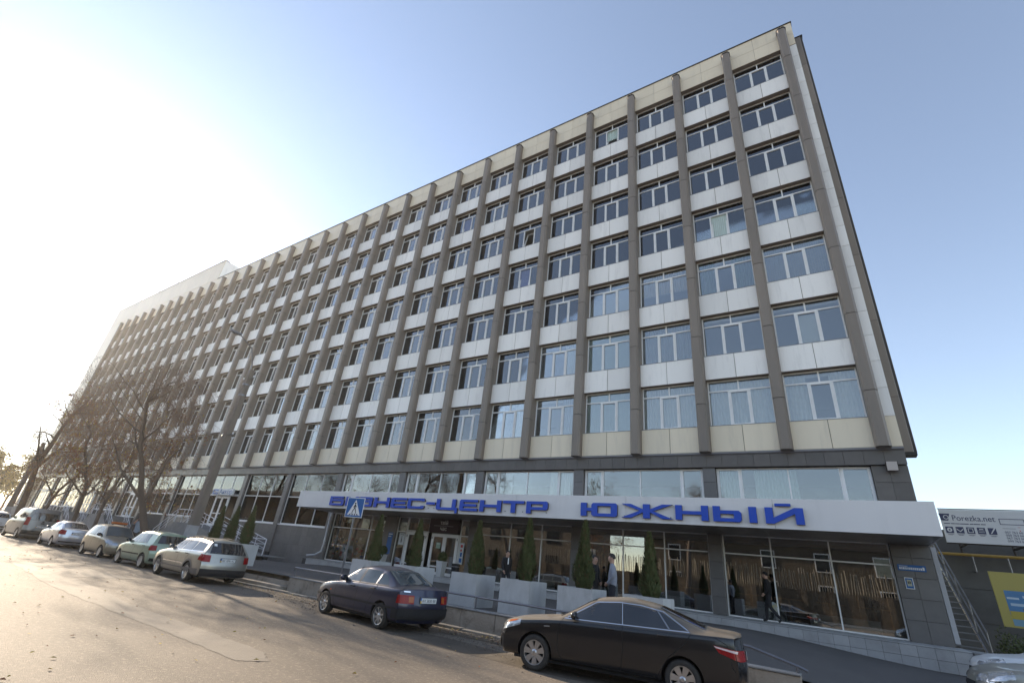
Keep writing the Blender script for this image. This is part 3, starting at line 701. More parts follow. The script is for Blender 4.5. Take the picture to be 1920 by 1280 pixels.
class Car:
    def __init__(s, name, label, loc, rotz, p, group, L, H, W, wb, fo, r, xc, zc, xh, xre, xd, zd, style, zb=0.20, glassm=None, hood0=0.62, zroof_end=None, wroof=0.62, rim='spoke', belt0=None, sc=.87, side=-1):
        r *= .94
        s.L, s.W, s.r, s.style, s.zb = L, W / 2, r, style, zb
        # loc is where the middle between the two near wheels touches the ground
        lx, ly = sc * (fo + wb / 2), sc * side * (W / 2 - .05); ca, sa = math.cos(rotz), math.sin(rotz)
        loc = (loc[0] - (lx * ca - ly * sa), loc[1] - (lx * sa + ly * ca), loc[2])
        s.xc, s.xh, s.xre, s.xd, s.zd, s.H, s.zc = xc, xh, xre, xd, zd, H, zc
        s.o = thing(name, label, 'van' if style == 'van' else 'car', loc, rotz, group); s.o.scale = (sc, sc, sc)
        s.gm = glassm or m_cglass; s.p = p; s.fw = fo; s.rw = fo + wb
        hw = s.W; ze = zroof_end or H - 0.05
        if style == 'sedan':
            s.top = smooth_tab([(-1, hood0), (0, hood0), (0.12, hood0 + .12), (0.45, hood0 + .20), (xc, zc), (xh, H - .06), ((xh + xre) / 2, H), (xre, ze), (xd, zd), (L - .12, zd - .01), (L, zd - .05), (L + 1, zd - .05)], 0.13)
            s.xr = lin([(0.15, L - .12), (.35, L - .02), (.55, L), (.78, L - .03), (zd - .05, L - .06), (zd + .05, L - .10)])
        elif style == 'van':
            s.top = smooth_tab([(-1, hood0), (0, hood0), (.1, hood0 + .16), (xc, zc), (xh, H - .08), (xh + .4, H), (xre, ze), (L + 1, ze - .01)], 0.10)
            s.xr = lin([(.15, L - .08), (.4, L), (.6, L), (1.0, L - .03), (1.5, L - .08), (H, L - .16)])
        else:
            s.top = smooth_tab([(-1, hood0), (0, hood0), (0.12, hood0 + .12), (0.4, hood0 + .20), (xc, zc), (xh, H - .06), ((xh + xre) / 2, H), (xre, ze), (L, ze - .03), (L + 1, ze - .03)], 0.13)
            s.xr = lin([(.15, L - .10), (.38, L), (.62, L), (.85, L - .05), (zd, L - .09), (ze - .06, xre), (ze + .05, xre - .05)])
        s.xf = lin([(.15, .14), (.32, .02), (.5, 0), (hood0, .05), (hood0 + .1, .14), (hood0 + .2, .45), (2, .6)])
        b0 = belt0 or (zc - .07)
        s.belt = smooth_tab([(-1, hood0 - .02), (0, hood0 - .02), (.45, hood0 + .14), (xc, b0), (L * .6, b0 + .05), (L - .4, zd - .06 if style != 'van' else b0 + .06), (L + 1, zd - .08 if style != 'van' else b0 + .06)], .2)
        s.wb_ = smooth_tab([(-1, hw * .80), (0, hw * .82), (.35, hw * .94), (.9, hw * .985), (L * .4, hw), (L * .72, hw), (L - .4, hw * .97), (L, hw * .90), (L + 1, hw * .90)], .2)
        wr = wroof
        tail = .80 if style == 'sedan' else (wr + .04 if style != 'van' else wr)
        s.wr = smooth_tab([(-1, hw * .62), (0, hw * .68), (.4, hw * .80), (xc, hw * .84), (xh, hw * wr * 1.04), ((xh + xre) / 2, hw * wr * 1.07), (xre, hw * wr), (min(L, xd), hw * tail), (L, hw * tail * .98), (L + 1, hw * tail * .98)], .14)
    def knots(s, x):
        w = s.wb_(x); zt = s.top(x); zbl = s.belt(x); zb = s.zb
        crown = 0.07 if s.xh < x < s.xre else 0.045
        ze = zt - crown
        if ze < zbl + .03: ze = max(zt - .02, zbl - .01); zbl = min(zbl, ze - .02)
        wr = min(s.wr(x), w * .93)
        return [(0, zb), (w * .82, zb), (w * .95, zb + .03), (w * .99, zb + .14), (w * 1.01, (zb + zbl) * .52), (w * 1.0, zbl - .09), (w * .975, zbl), (w * .965 + (wr - w * .965) * .12, zbl + (ze - zbl) * .12), (wr + (w * .965 - wr) * .12, zbl + (ze - zbl) * .86), (wr * .96, ze), (wr * .8, zt - crown * .35), (wr * .35, zt), (0, zt)]
    def section(s, x, n=4):
        key = round(x, 4)
        if not hasattr(s, 'sc_'): s.sc_ = {}
        if key not in s.sc_: s.sc_[key] = s._section(x, n)
        return s.sc_[key]
    def _section(s, x, n=4):
        K = [np.array(k) for k in s.knots(x)]; out = [K[0]]
        for i in range(1, len(K) - 1):   # quadratic b-spline through edge midpoints
            a = (K[i - 1] + K[i]) / 2 if i > 1 else K[0]; c = (K[i] + K[i + 1]) / 2 if i < len(K) - 2 else K[-1]
            for j in range(1, n + 1):
                t = j / n; out.append((1 - t) ** 2 * a + 2 * t * (1 - t) * K[i] + t * t * c)
        return np.array(out)
    RC = 0.16
    def clampx(s, x, y, z, w):
        c = s.RC * min(1.0, abs(y) / max(w, 1e-3)) ** 4
        return min(max(x, s.xf(z) + c * 1.6), s.xr(z) - c)
    def side_y(s, x, z):
        S = s.section(x); k = int(np.argmax(S[:, 1])); body = S[4:]
        iz = np.argsort(body[:, 1], kind='stable')
        y = float(np.interp(z, body[iz, 1], body[iz, 0]))
        w = s.wb_(x)
        q = max(0.0, (s.xr(z) - x) / s.RC); y = min(y, w * q ** .25)
        q = max(0.0, (x - s.xf(z)) / (s.RC * 1.6)); y = min(y, w * q ** .25)
        return y
    def top_z(s, x, y):
        S = s.section(x)[::-1]
        return float(np.interp(abs(y), S[:28, 0], S[:28, 1]))
    def body(s):
        L = s.L; st = sorted(set([0, .03, .07, .12, .18, .25, .33, .42] + list(np.arange(.5, L - .4, .075)) + [L - .42 + d for d in (0, .07, .14, .2, .25, .3, .34, .37, .40, .42)]))
        rings = []
        for f in (0, .35, .65, .88): rings.append((0.0, f))
        for x in st: rings.append((x, 1.0))
        for f in (.88, .65, .35, 0): rings.append((L, f))
        bm = bmesh.new(); R = []
        for x, f in rings:
            S = s.section(x); w = s.wb_(x); row = []
            for y, z in S:
                yy = y * f; row.append((s.clampx(x, yy, z, w), yy, z))
            R.append([bm.verts.new((a, b, c)) for a, b, c in row] + [bm.verts.new((a, -b, c)) for a, b, c in row[-2:0:-1]])
        n = len(R[0])
        for i in range(len(R) - 1):
            for k in range(n):
                try: bm.faces.new((R[i][k], R[i][(k + 1) % n], R[i + 1][(k + 1) % n], R[i + 1][k]))
                except ValueError: pass
        bmesh.ops.remove_doubles(bm, verts=bm.verts, dist=2e-4)
        bmesh.ops.dissolve_degenerate(bm, dist=1e-4, edges=bm.edges)
        bmesh.ops.recalc_face_normals(bm, faces=bm.faces)
        me = bpy.data.meshes.new('body'); bm.to_mesh(me); bm.free()
        me.materials.append(s.p); me.materials.append(m_blackpl)
        # cut the wheel arches
        c = MB()
        for wx in (s.fw, s.rw):
            for sg in (-1, 1): c.lathe([(0, sg * (s.W - .30)), (s.r + .055, sg * (s.W - .30)), (s.r + .055, sg * (s.W + .2)), (0, sg * (s.W + .2))], (wx, 0, s.r), 'y', 28)
        cme = c.mesh('cut', m_blackpl)
        b2 = bmesh.new(); b2.from_mesh(cme); bmesh.ops.remove_doubles(b2, verts=b2.verts, dist=1e-5); bmesh.ops.recalc_face_normals(b2, faces=b2.faces); b2.to_mesh(cme); b2.free()
        t1 = bpy.data.objects.new('t1', me); t2 = bpy.data.objects.new('t2', cme); COL.objects.link(t1); COL.objects.link(t2)
        md = t1.modifiers.new('b', 'BOOLEAN'); md.operation = 'DIFFERENCE'; md.object = t2; md.solver = 'EXACT'; md.material_mode = 'TRANSFER'
        dg = bpy.context.evaluated_depsgraph_get(); dg.update()
        res = bpy.data.meshes.new_from_object(t1.evaluated_get(dg)); res.name = 'body'
        bpy.data.objects.remove(t1); bpy.data.objects.remove(t2)
        res.polygons.foreach_set('use_smooth', [True] * len(res.polygons)); res.set_sharp_from_angle(angle=math.radians(34))
        s.b = obj('body', res, s.o)
    # surface patches -------------------------------------------------
    def side_patch(s, name, q, m, eps=.004, nx=8, nz=5, parent=None, sides=(-1, 1), thick=0.0):
        """q: four (x,z) corners: bottom-front, bottom-rear, top-rear, top-front"""
        out = []
        for sg in sides:
            vs = []; fs = []
            for j in range(nz + 1):
                for i in range(nx + 1):
                    u, v = i / nx, j / nz
                    x = (1 - v) * ((1 - u) * q[0][0] + u * q[1][0]) + v * ((1 - u) * q[3][0] + u * q[2][0])
                    z = (1 - v) * ((1 - u) * q[0][1] + u * q[1][1]) + v * ((1 - u) * q[3][1] + u * q[2][1])
                    vs.append((x, sg * (s.side_y(x, z) + eps), z))
            for j in range(nz):
                for i in range(nx):
                    a = j * (nx + 1) + i; f = (a, a + 1, a + nx + 2, a + nx + 1); fs.append(f if sg < 0 else f[::-1])
            b = MB(); b.add(vs, fs); out.append(b.build(name, m, parent or s.o, smooth=True))
        return out
    def side_line(s, name, pts, w, m, eps=.003, parent=None, sides=(-1, 1), n=10):
        for sg in sides:
            b = MB(); P = []
            for (x0, z0), (x1, z1) in zip(pts[:-1], pts[1:]):
                for i in range(n): P.append((x0 + (x1 - x0) * i / n, z0 + (z1 - z0) * i / n))
            P.append(pts[-1]); vs = []; fs = []
            for i, (x, z) in enumerate(P):
                a = P[max(0, i - 1)]; c = P[min(len(P) - 1, i + 1)]; d = Vector((c[0] - a[0], c[1] - a[1])).normalized()
                for k in (-.5, .5):
                    xx, zz = x - d.y * w * k, z + d.x * w * k
                    vs.append((xx, sg * (s.side_y(xx, zz) + eps), zz))
            for i in range(len(P) - 1):
                f = (2 * i, 2 * i + 2, 2 * i + 3, 2 * i + 1); fs.append(f if sg < 0 else f[::-1])
            b.add(vs, fs); b.build(name, m, parent or s.o, smooth=True)
    def top_patch(s, name, x0, x1, y0f, y1f, m, eps=.005, nx=10, ny=12):
        """glass lying on the top surface between x0 and x1; half widths y0f, y1f"""
        vs = []; fs = []
        for i in range(nx + 1):
            x = x0 + (x1 - x0) * i / nx; w = y0f + (y1f - y0f) * i / nx
            for j in range(ny + 1):
                y = -w + 2 * w * j / ny; vs.append((x, y, s.top_z(x, y) + eps))
        for i in range(nx):
            for j in range(ny):
                a = i * (ny + 1) + j; fs.append((a, a + ny + 1, a + ny + 2, a + 1))
        b = MB(); b.add(vs, fs); return b.build(name, m, s.o, smooth=True)
    def end_patch(s, name, y0, y1, z0, z1, m, rear=True, eps=.006, ny=10, nz=5, y0t=None, y1t=None, parent=None):
        vs = []; fs = []
        for j in range(nz + 1):
            v = j / nz; z = z0 + (z1 - z0) * v
            a = y0 + ((y0t if y0t is not None else y0) - y0) * v; c = y1 + ((y1t if y1t is not None else y1) - y1) * v
            for i in range(ny + 1):
                y = a + (c - a) * i / ny; w = s.wb_(s.L if rear else 0)
                cc = s.RC * min(1, abs(y) / w) ** 4
                vs.append(((s.xr(z) - cc + eps) if rear else (s.xf(z) + cc * 1.6 - eps), y, z))
        for j in range(nz):
            for i in range(ny):
                a = j * (ny + 1) + i; f = (a, a + 1, a + ny + 2, a + ny + 1); fs.append(f if rear else f[::-1])
        b = MB(); b.add(vs, fs); return b.build(name, m, parent or s.o, smooth=True)
    def wheels(s, kind_='spoke8'):
        r = s.r; tw = .20
        if not hasattr(Car, 'wc'): Car.wc = {}
        key = (round(r, 3), kind_)
        if key not in Car.wc:
            t = MB(); t.lathe([(r * .66, -.09), (r * .80, -.10), (r * .93, -.095), (r * .985, -.075), (r, -.04), (r, .04), (r * .985, .075), (r * .93, .095), (r * .80, .10), (r * .66, .09)], (0, 0, 0), 'y', 32)
            rm = MB(); rm.lathe([(r * .67, -.088), (r * .69, -.095), (r * .645, -.092), (r * .61, -.06), (r * .58, .05), (r * .66, .09)], (0, 0, 0), 'y', 32)
            n = {'spoke8': 8, 'spoke5': 5, 'spoke7': 7, 'cap': 9}[kind_]
            for k in range(n):
                a = 2 * math.pi * k / n + .3; ca, sa = math.cos(a), math.sin(a); w0, w1 = (.030, .055) if n > 6 else (.05, .05)
                if kind_ == 'spoke8' : w0, w1 = .028, .018
                if kind_ == 'cap': w0, w1 = .05, .075
                def P(rad, off, y): return (rad * ca - off * sa, y, rad * sa + off * ca)
                ri, ro = r * .14, r * .63
                vs = [P(ri, -w0, -.075), P(ri, w0, -.075), P(ro, w1, -.088), P(ro, -w1, -.088), P(ri, -w0, -.03), P(ri, w0, -.03), P(ro, w1, -.045), P(ro, -w1, -.045)]
                rm.add(vs, [(0, 1, 2, 3), (4, 7, 6, 5), (0, 4, 5, 1), (1, 5, 6, 2), (2, 6, 7, 3), (3, 7, 4, 0)])
            rm.lathe([(0, -.09), (r * .10, -.088), (r * .19, -.075), (r * .2, -.03)], (0, 0, 0), 'y', 16)
            ds = MB(); ds.lathe([(0, -.01), (r * .60, -.01), (r * .60, .05)], (0, 0, 0), 'y', 24)
            Car.wc[key] = (t.mesh('tyre', m_rubber, True), rm.mesh('rim', m_alloy), ds.mesh('brake_disc', m_blackpl))
        t, rm, ds = Car.wc[key]
        for wx in (s.fw, s.rw):
            for sg in (-1, 1):
                w = obj('wheel', t, s.o, (wx, sg * (s.W - .115), r))
                if sg > 0: w.rotation_euler = (0, 0, math.pi)
                obj('rim', rm, w); obj('brake_disc', ds, w)
    def plate(s, txt, z, rear=True, w=.52, y=0, yellow=True):
        x = (s.xr(z) + .012) if rear else (s.xf(z) - .012); d = 1 if rear else -1
        b = MB(); b.box(x, y - w / 2, z - .056, x + d * .008, y + w / 2, z + .056); o = b.build('number_plate', m_plate, s.o)
        b = MB(); b.box(x - d * .004, y - w / 2 - .015, z - .07, x, y + w / 2 + .015, z + .07); b.build('plate_frame', m_blackpl, o)
        xx = x + d * .0085
        b = MB(); b.box(xx, y - d * w / 2, z - .056, xx + d * .0015, y - d * (w / 2 - .035), z - .004); b.build('plate_band', m_yel, o)
        b = MB(); b.box(xx, y - d * w / 2, z - .003, xx + d * .0015, y - d * (w / 2 - .035), z + .056); b.build('plate_band', m_pblue, o)
        t = text(txt, .10, 'plate_text', m_black, o, (xx, y - d * (w / 2 - .05), z - .036), (math.pi / 2, 0, math.pi / 2 * d), .001, width=w - .08)
    def mirror(s, x, z, m):
        for sg in (-1, 1):
            y = sg * (s.side_y(x, z) + .085); b = MB()
            b.lathe([(0, -.055), (.05, -.05), (.085, -.02), (.095, .02), (.085, .05), (0, .052)], (x, y, z + .05), 'x', 14)
            o = b.build('mirror', m, s.o, smooth=True); o.data.transform(Matrix.Translation((x, y, z + .05)) @ Matrix.Diagonal((1, 1.15, .82, 1)) @ Matrix.Translation((-x, -y, -z - .05)))
            b = MB(); b.tube([(x, sg * s.side_y(x, z), z), (x, y, z + .02)], .022, 6); b.build('mirror_arm', m_blackpl, s.o)
            b = MB(); b.lathe([(.07, 0), (0, .002)], (x + .054, y, z + .05), 'x', 14); b.build('mirror_glass', m_cglass, s.o)
    def handle(s, x, z, m):
        for sg in (-1, 1):
            y = s.side_y(x, z); b = MB()
            b.tube([(x - .09, sg * (y - .01), z - .004), (x - .07, sg * (y + .025), z), (x + .07, sg * (y + .025), z + .003), (x + .09, sg * (y - .01), z + .004)], .013, 6); b.build('door_handle', m, s.o)
    def finish_common(s, handles, wiper=True):
        for x, z in handles: s.handle(x, z, s.hm if hasattr(s, 'hm') else m_blackpl)
        b = MB(); b.box(.5, -s.W + .14, s.zb - .03, s.L - .4, s.W - .14, s.zb + .02); b.build('underbody', m_blackpl, s.o)
        b = MB(); b.tube([(s.L - .5, .45, s.zb + .03), (s.L - .03, .45, s.zb + .03)], .028, 8); b.build('exhaust', m_blackpl, s.o)
        if wiper:
            for y in (-.45, .1):
                P = []
                for k in range(5):
                    x = s.xc - .03 + .02 * k; yy = y + .11 * k; P.append((x, yy, s.top_z(x, yy) + .02))
                b = MB(); b.tube(P, .01, 4); b.build('wiper', m_blackpl, s.o)
GRP = 'cars parked along the kerb'

# --- black saloon nearest the camera
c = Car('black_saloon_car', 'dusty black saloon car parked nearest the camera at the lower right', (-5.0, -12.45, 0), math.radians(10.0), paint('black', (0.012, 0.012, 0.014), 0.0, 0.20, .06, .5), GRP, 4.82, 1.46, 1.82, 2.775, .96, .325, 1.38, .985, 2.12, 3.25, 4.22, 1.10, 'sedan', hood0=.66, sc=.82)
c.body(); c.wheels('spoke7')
c.top_patch('windscreen', 1.42, 2.10, .70, .53, m_cglass); c.top_patch('rear_window', 3.36, 4.14, .52, .62, m_cglass)
c.side_patch('side_window', [(1.62, .985), (2.66, 1.02), (2.62, 1.335), (2.20, 1.30)], m_cglass); c.side_patch('side_window', [(2.72, 1.022), (3.52, 1.045), (3.30, 1.30), (2.68, 1.335)], m_cglass)
c.side_patch('side_window', [(3.555, 1.046), (3.86, 1.055), (3.40, 1.275), (3.335, 1.295)], m_cglass)
c.side_line('window_trim', [(1.54, .968), (2.7, 1.003), (3.90, 1.038), (3.42, 1.30), (3.0, 1.355), (2.6, 1.362), (2.15, 1.315), (1.60, .99)], .014, m_chrome, .007)
c.side_line('window_trim', [(2.69, 1.01), (2.65, 1.35)], .013, m_chrome, .006); c.side_line('window_trim', [(3.54, 1.04), (3.32, 1.30)], .010, m_chrome, .006)
for pts in ([(1.52, .97), (1.44, .80), (1.43, .45), (1.52, .27)], [(2.69, 1.0), (2.70, .6), (2.66, .27)], [(3.92, 1.03), (3.80, .85), (3.52, .62), (3.30, .30)], [(1.52, .265), (3.3, .265)], [(4.30, 1.02), (4.5, .93), (4.56, .6), (4.60, .55)]): c.side_line('panel_gap', pts, .009, m_seam)
c.side_patch('headlight', [(.20, .60), (.62, .74), (.62, .84), (.26, .75)], m_clrl, .006); c.side_patch('indicator', [(.30, .745), (.50, .79), (.56, .83), (.36, .79)], m_ambl, .009, sides=(-1, 1))
c.end_patch('grille', -.45, .45, .50, .62, m_blackpl, False); c.end_patch('lower_grille', -.6, .6, .26, .40, m_blackpl, False)
c.side_patch('tail_lamp', [(4.36, .80), (4.70, .70), (4.72, .86), (4.28, .90)], m_redl, .007); c.side_patch('lamp_strip', [(4.32, .868), (4.66, .815), (4.67, .85), (4.28, .895)], mat('lamp_white', (.75, .6, .6), .15, coat=.6), .011)
for a, b_ in ((-.78, -.42), (.42, .78)): c.end_patch('tail_lamp', a, b_, .70, .86, m_redl, True, .007)
c.end_patch('chrome_bar', -.42, .42, .87, .895, m_chrome); c.plate('AX 41 BC', .76, True); c.plate('AX 41 BC', .47, False)
c.side_patch('side_repeater', [(1.14, .775), (1.26, .785), (1.26, .80), (1.14, .79)], m_clrl, .008, 3, 2)
c.mirror(1.74, .99, c.p); c.hm = c.p; c.finish_common([(2.45, .905), (3.42, .93)])
camry = c

# --- dark blue notchback
c = Car('dark_blue_car', 'dark blue hatchback car with silver eight spoke rims beside the low wall', (-11.19, -12.22, 0), math.radians(-7.0), paint('navy', (0.022, 0.026, 0.060), 0.5, 0.3, .10, .05), GRP, 4.14, 1.36, 1.69, 2.525, .80, .295, 1.16, .90, 1.88, 2.95, 3.74, .965, 'sedan', glassm=m_cglass2, hood0=.58, wroof=.66)
c.body(); c.wheels('spoke8')
c.top_patch('windscreen', 1.20, 1.86, .66, .52, m_cglass2); c.top_patch('rear_window', 3.02, 3.68, .50, .58, m_cglass2)
c.side_patch('side_window', [(1.42, .905), (2.20, .925), (2.17, 1.235), (1.93, 1.215)], m_cglass2); c.side_patch('side_window', [(2.28, .928), (2.90, .94), (2.86, 1.225), (2.25, 1.24)], m_cglass2)
c.side_patch('side_window', [(2.99, .945), (3.42, .955), (3.16, 1.14), (2.97, 1.20)], m_cglass2)
c.side_line('window_trim', [(1.36, .885), (2.3, .908), (3.46, .935)], .016, m_blackpl, .006); c.side_line('window_pillar', [(2.24, .91), (2.21, 1.24)], .05, m_blackpl, .005); c.side_line('window_pillar', [(2.945, .93), (2.915, 1.22)], .06, c.p, .005)
c.side_line('rub_strip', [(.14, .47), (1.2, .49), (2.6, .50), (4.0, .50)], .045, m_blackpl, .008)
for pts in ([(1.33, .88), (1.24, .72), (1.23, .40), (1.30, .25)], [(2.24, .90), (2.26, .5), (2.24, .24)], [(3.05, .92), (2.98, .75), (2.82, .52), (2.72, .26)], [(1.30, .24), (2.72, .24)]): c.side_line('panel_gap', pts, .009, m_seam)
c.side_patch('headlight', [(.10, .54), (.42, .60), (.42, .70), (.15, .66)], m_clrl, .006); c.side_patch('indicator', [(.98, .60), (1.06, .605), (1.06, .635), (.98, .63)], m_ambl, .006, 3, 2)
c.end_patch('grille', -.35, .35, .50, .58, m_blackpl, False); c.end_patch('bumper_trim', -.75, .75, .24, .50, m_blackpl, False, .008)
c.side_patch('tail_lamp', [(3.88, .62), (4.05, .62), (4.04, .80), (3.90, .80)], m_redl, .006)
for sg in (-1, 1):
    y = sorted((sg * .44, sg * .76)); c.end_patch('tail_lamp', y[0], y[1], .62, .80, m_redl, True, .008); y = sorted((sg * .46, sg * .58)); c.end_patch('indicator', y[0], y[1], .65, .77, m_ambl, True, .012)
c.end_patch('rear_bumper', -.80, .80, .28, .52, m_blackpl, True, .03); c.side_patch('rear_bumper', [(3.78, .30), (4.08, .30), (4.08, .50), (3.78, .50)], m_blackpl, .02)
c.plate('AX 5830 BB', .70, True); c.end_patch('badge', -.7, -.55, .86, .885, m_chrome, True, .012, 3, 2)
c.mirror(1.55, .90, c.p); c.hm = m_blackpl; c.finish_common([(2.02, .80), (2.92, .83)])
escort = c

# --- silver estate with roof rails
c = Car('silver_estate_car', 'silver estate car with roof rails and dark tailgate glass', (-20.21, -12.18, 0.0), math.radians(-3), paint('silver_gold', (0.36, 0.345, 0.31), 0.75, 0.32, .10, .05), GRP, 4.73, 1.50, 1.77, 2.67, .95, .335, 1.36, .99, 2.05, 4.32, 4.62, 1.02, 'hatch', zb=.24, glassm=m_cglass, hood0=.66, zroof_end=1.43)
c.body(); c.wheels('spoke5')
m_gl3 = mat('car_glass_sky', (0.10, 0.115, 0.13), .05, spec=.55)
c.top_patch('windscreen', 1.40, 2.04, .68, .53, m_cglass); c.end_patch('rear_window', -.66, .66, 1.0, 1.36, m_cglass, True, .008, y0t=-.52, y1t=.52)
for q in ([(1.60, .985), (2.55, 1.01), (2.52, 1.34), (2.18, 1.31)], [(2.62, 1.01), (3.42, 1.02), (3.36, 1.335), (2.58, 1.345)], [(3.48, 1.02), (4.26, 1.05), (4.10, 1.29), (3.43, 1.33)]): c.side_patch('side_window', q, m_gl3)
c.side_line('window_trim', [(1.52, .965), (2.6, .992), (4.32, 1.03)], .018, m_chrome, .006)
c.side_line('lower_cladding', [(.16, .40), (1.2, .36), (2.6, .36), (4.6, .40)], .16, mat('paint_grey_clad', (.17, .17, .18), .4, metal=.5), .007); c.side_line('rub_strip', [(1.40, .56), (2.5, .565), (3.25, .565)], .035, m_chrome, .012)
for wx in (c.fw, c.rw):
    P = [(wx + (c.r + .085) * math.cos(a), c.r + (c.r + .085) * math.sin(a)) for a in np.linspace(math.radians(8), math.radians(172), 14)]
    c.side_line('arch_cladding', P, .07, MATS['paint_grey_clad'], .010, n=2)
for pts in ([(1.50, .96), (1.42, .8), (1.42, .45), (1.5, .3)], [(2.59, 1.0), (2.60, .6), (2.58, .3)], [(3.46, 1.02), (3.42, .85), (3.26, .66)]): c.side_line('panel_gap', pts, .009, m_seam)
c.side_patch('headlight', [(.18, .60), (.52, .72), (.52, .82), (.24, .74)], m_clrl, .006)
c.side_patch('tail_lamp', [(4.26, .76), (4.63, .72), (4.60, .93), (4.34, .97)], m_redl, .008)
for sg in (-1, 1):
    y = sorted((sg * .60, sg * .80)); c.end_patch('tail_lamp', y[0], y[1], .72, .94, m_redl, True, .008)
c.end_patch('bumper_trim', -.82, .82, .26, .50, m_blackpl, True, .012); c.plate('AX 3896 AC', .80, True)
for sg in (-1, 1):
    P = [(x, sg * .50, c.top_z(x, .5) + dz) for x, dz in ((2.3, .0), (2.38, .05), (3.2, .055), (4.1, .05), (4.2, .0))]; b = MB(); b.tube(P, .02, 6); b.build('roof_rail', m_blackpl, c.o)
c.end_patch('sticker', -.52, -.42, 1.24, 1.32, cm['white'], True, .013, 3, 3); c.mirror(1.75, 1.0, c.p); c.finish_common([(2.38, .88), (3.25, .90)])
wagon = c

def hatch(name, label, loc, rotz, p, L, H, W, wb, fo, r, xc, zc, xh, plate, side=-1, rim='spoke7', gm=m_cglass2, lampz=(.72, .92), strip=None, rearglass=m_cglass):
    c = Car(name, label, loc, rotz, p, GRP, L, H, W, wb, fo, r, xc, zc, xh, L - .32, L - .1, zc + .02, 'hatch', glassm=gm, hood0=zc - .30, zroof_end=H - .06, wroof=.68, side=side)
    c.body(); c.wheels(rim); bz = zc + .01; mid = xc + (L - xc) * .40; q3 = L - .75; tz_ = H - .15
    c.top_patch('windscreen', xc + .04, xh - .02, c.W * .78, c.W * .64, gm); c.end_patch('rear_window', -c.W * .72, c.W * .72, zc + .06, H - .16, rearglass, True, .008, y0t=-c.W * .58, y1t=c.W * .58)
    c.side_patch('side_window', [(xc + .25, bz), (mid - .03, bz + .02), (mid - .05, tz_), (xh + .08, tz_ - .02)], gm); c.side_patch('side_window', [(mid + .05, bz + .02), (q3, bz + .035), (q3 - .12, tz_ - .01), (mid + .02, tz_)], gm)
    c.side_line('window_trim', [(xc + .16, bz - .02), (q3 + .05, bz + .015)], .016, m_blackpl, .006)
    for pts in ([(xc + .16, bz - .02), (xc + .08, bz - .2), (xc + .09, .4), (xc + .16, .26)], [(mid, bz), (mid + .01, .5), (mid, .26)], [(q3 + .06, bz), (q3 - .02, .75), (q3 - .2, .5)]): c.side_line('panel_gap', pts, .009, m_seam)
    if strip: c.side_line('rub_strip', [(xc + .02, .50), (mid, .505), (q3 - .25, .51)], .05, strip, .009)
    c.side_patch('headlight', [(.14, zc - .34), (.5, zc - .24), (.5, zc - .12), (.2, zc - .2)], m_clrl, .006)
    for sg in (-1, 1):
        y = sorted((sg * c.W * .40, sg * c.W * .78)); c.end_patch('headlight', y[0], y[1], zc - .36, zc - .24, m_clrl, False, .006)
        y = sorted((sg * c.W * .70, sg * c.W * .88)); c.end_patch('tail_lamp', y[0], y[1], lampz[0], lampz[1], m_redl, True, .008)
    c.side_patch('tail_lamp', [(L - .30, lampz[0]), (L - .10, lampz[0] - .01), (L - .13, lampz[1]), (L - .30, lampz[1])], m_redl, .008)
    c.end_patch('grille', -.32, .32, .44, .56, m_blackpl, False); c.end_patch('bumper_trim', -c.W * .85, c.W * .85, .30, .42, m_blackpl, True, .008)
    c.plate(plate, .60, True); c.plate(plate, .36, False); c.mirror(xc + .36, zc, m_blackpl); c.finish_common([(mid - .2, bz - .12), (q3 - .1, bz - .1)])
    return c
green = hatch('pale_green_hatchback', 'pale green hatchback car parked in front of the silver estate', (-24.78, -11.75, 0), 0, paint('mint', (0.30, 0.37, 0.275), .35, .32, .1, .06), 3.83, 1.49, 1.67, 2.455, .72, .295, 1.02, .95, 1.72, 'AX 20 BA', strip=m_blackpl)
beige = hatch('beige_small_car', 'small beige car with a roof board, parked facing the camera', (-29.5, -11.55, 0), math.pi, paint('champagne', (0.36, 0.31, 0.23), .6, .32, .12), 3.66, 1.52, 1.60, 2.40, .64, .28, .95, .96, 1.60, 'AX 63 EB', side=1, rim='cap')
beige.end_patch('badge', -.10, .10, .66, .76, m_chrome, False, .012, 6, 4)
b = MB(); b.bbox(1.75, -.35, 1.55, 1.95, .35, 1.66, .02); b.build('roof_board', m_ambl, beige.o)
b = MB(); b.box(1.8, -.3, 1.50, 1.9, -.26, 1.55); b.box(1.8, .26, 1.50, 1.9, .3, 1.55); b.build('board_bracket', m_blackpl, beige.o)
# silver saloon
c = Car('silver_saloon_car', 'silver saloon car with a pale number plate, parked behind the van', (-35.95, -11.53, 0), math.radians(-2), paint('silver_blue', (0.50, 0.51, 0.56), .75, .3, .08), GRP, 4.35, 1.42, 1.68, 2.49, .82, .29, 1.2, .93, 1.9, 3.05, 3.85, 1.03, 'sedan', hood0=.62, wroof=.66)
c.body(); c.wheels('spoke7'); c.top_patch('windscreen', 1.24, 1.88, .66, .52, m_cglass2); c.top_patch('rear_window', 3.12, 3.80, .52, .60, m_cglass)
for q in ([(1.46, .94), (2.30, .96), (2.27, 1.28), (1.98, 1.26)], [(2.38, .96), (3.1, .975), (2.98, 1.26), (2.35, 1.28)]): c.side_patch('side_window', q, m_cglass2)
for pts in ([(1.38, .92), (1.30, .75), (1.30, .4), (1.36, .26)], [(2.34, .95), (2.36, .5), (2.34, .26)], [(3.2, .97), (3.1, .75), (2.9, .5)]): c.side_line('panel_gap', pts, .009, m_seam)
c.side_patch('tail_lamp', [(3.96, .74), (4.22, .70), (4.22, .94), (4.06, .95)], m_redl, .008)
for sg in (-1, 1):
    y = sorted((sg * .54, sg * .76)); c.end_patch('tail_lamp', y[0], y[1], .70, .93, m_redl, True, .009)
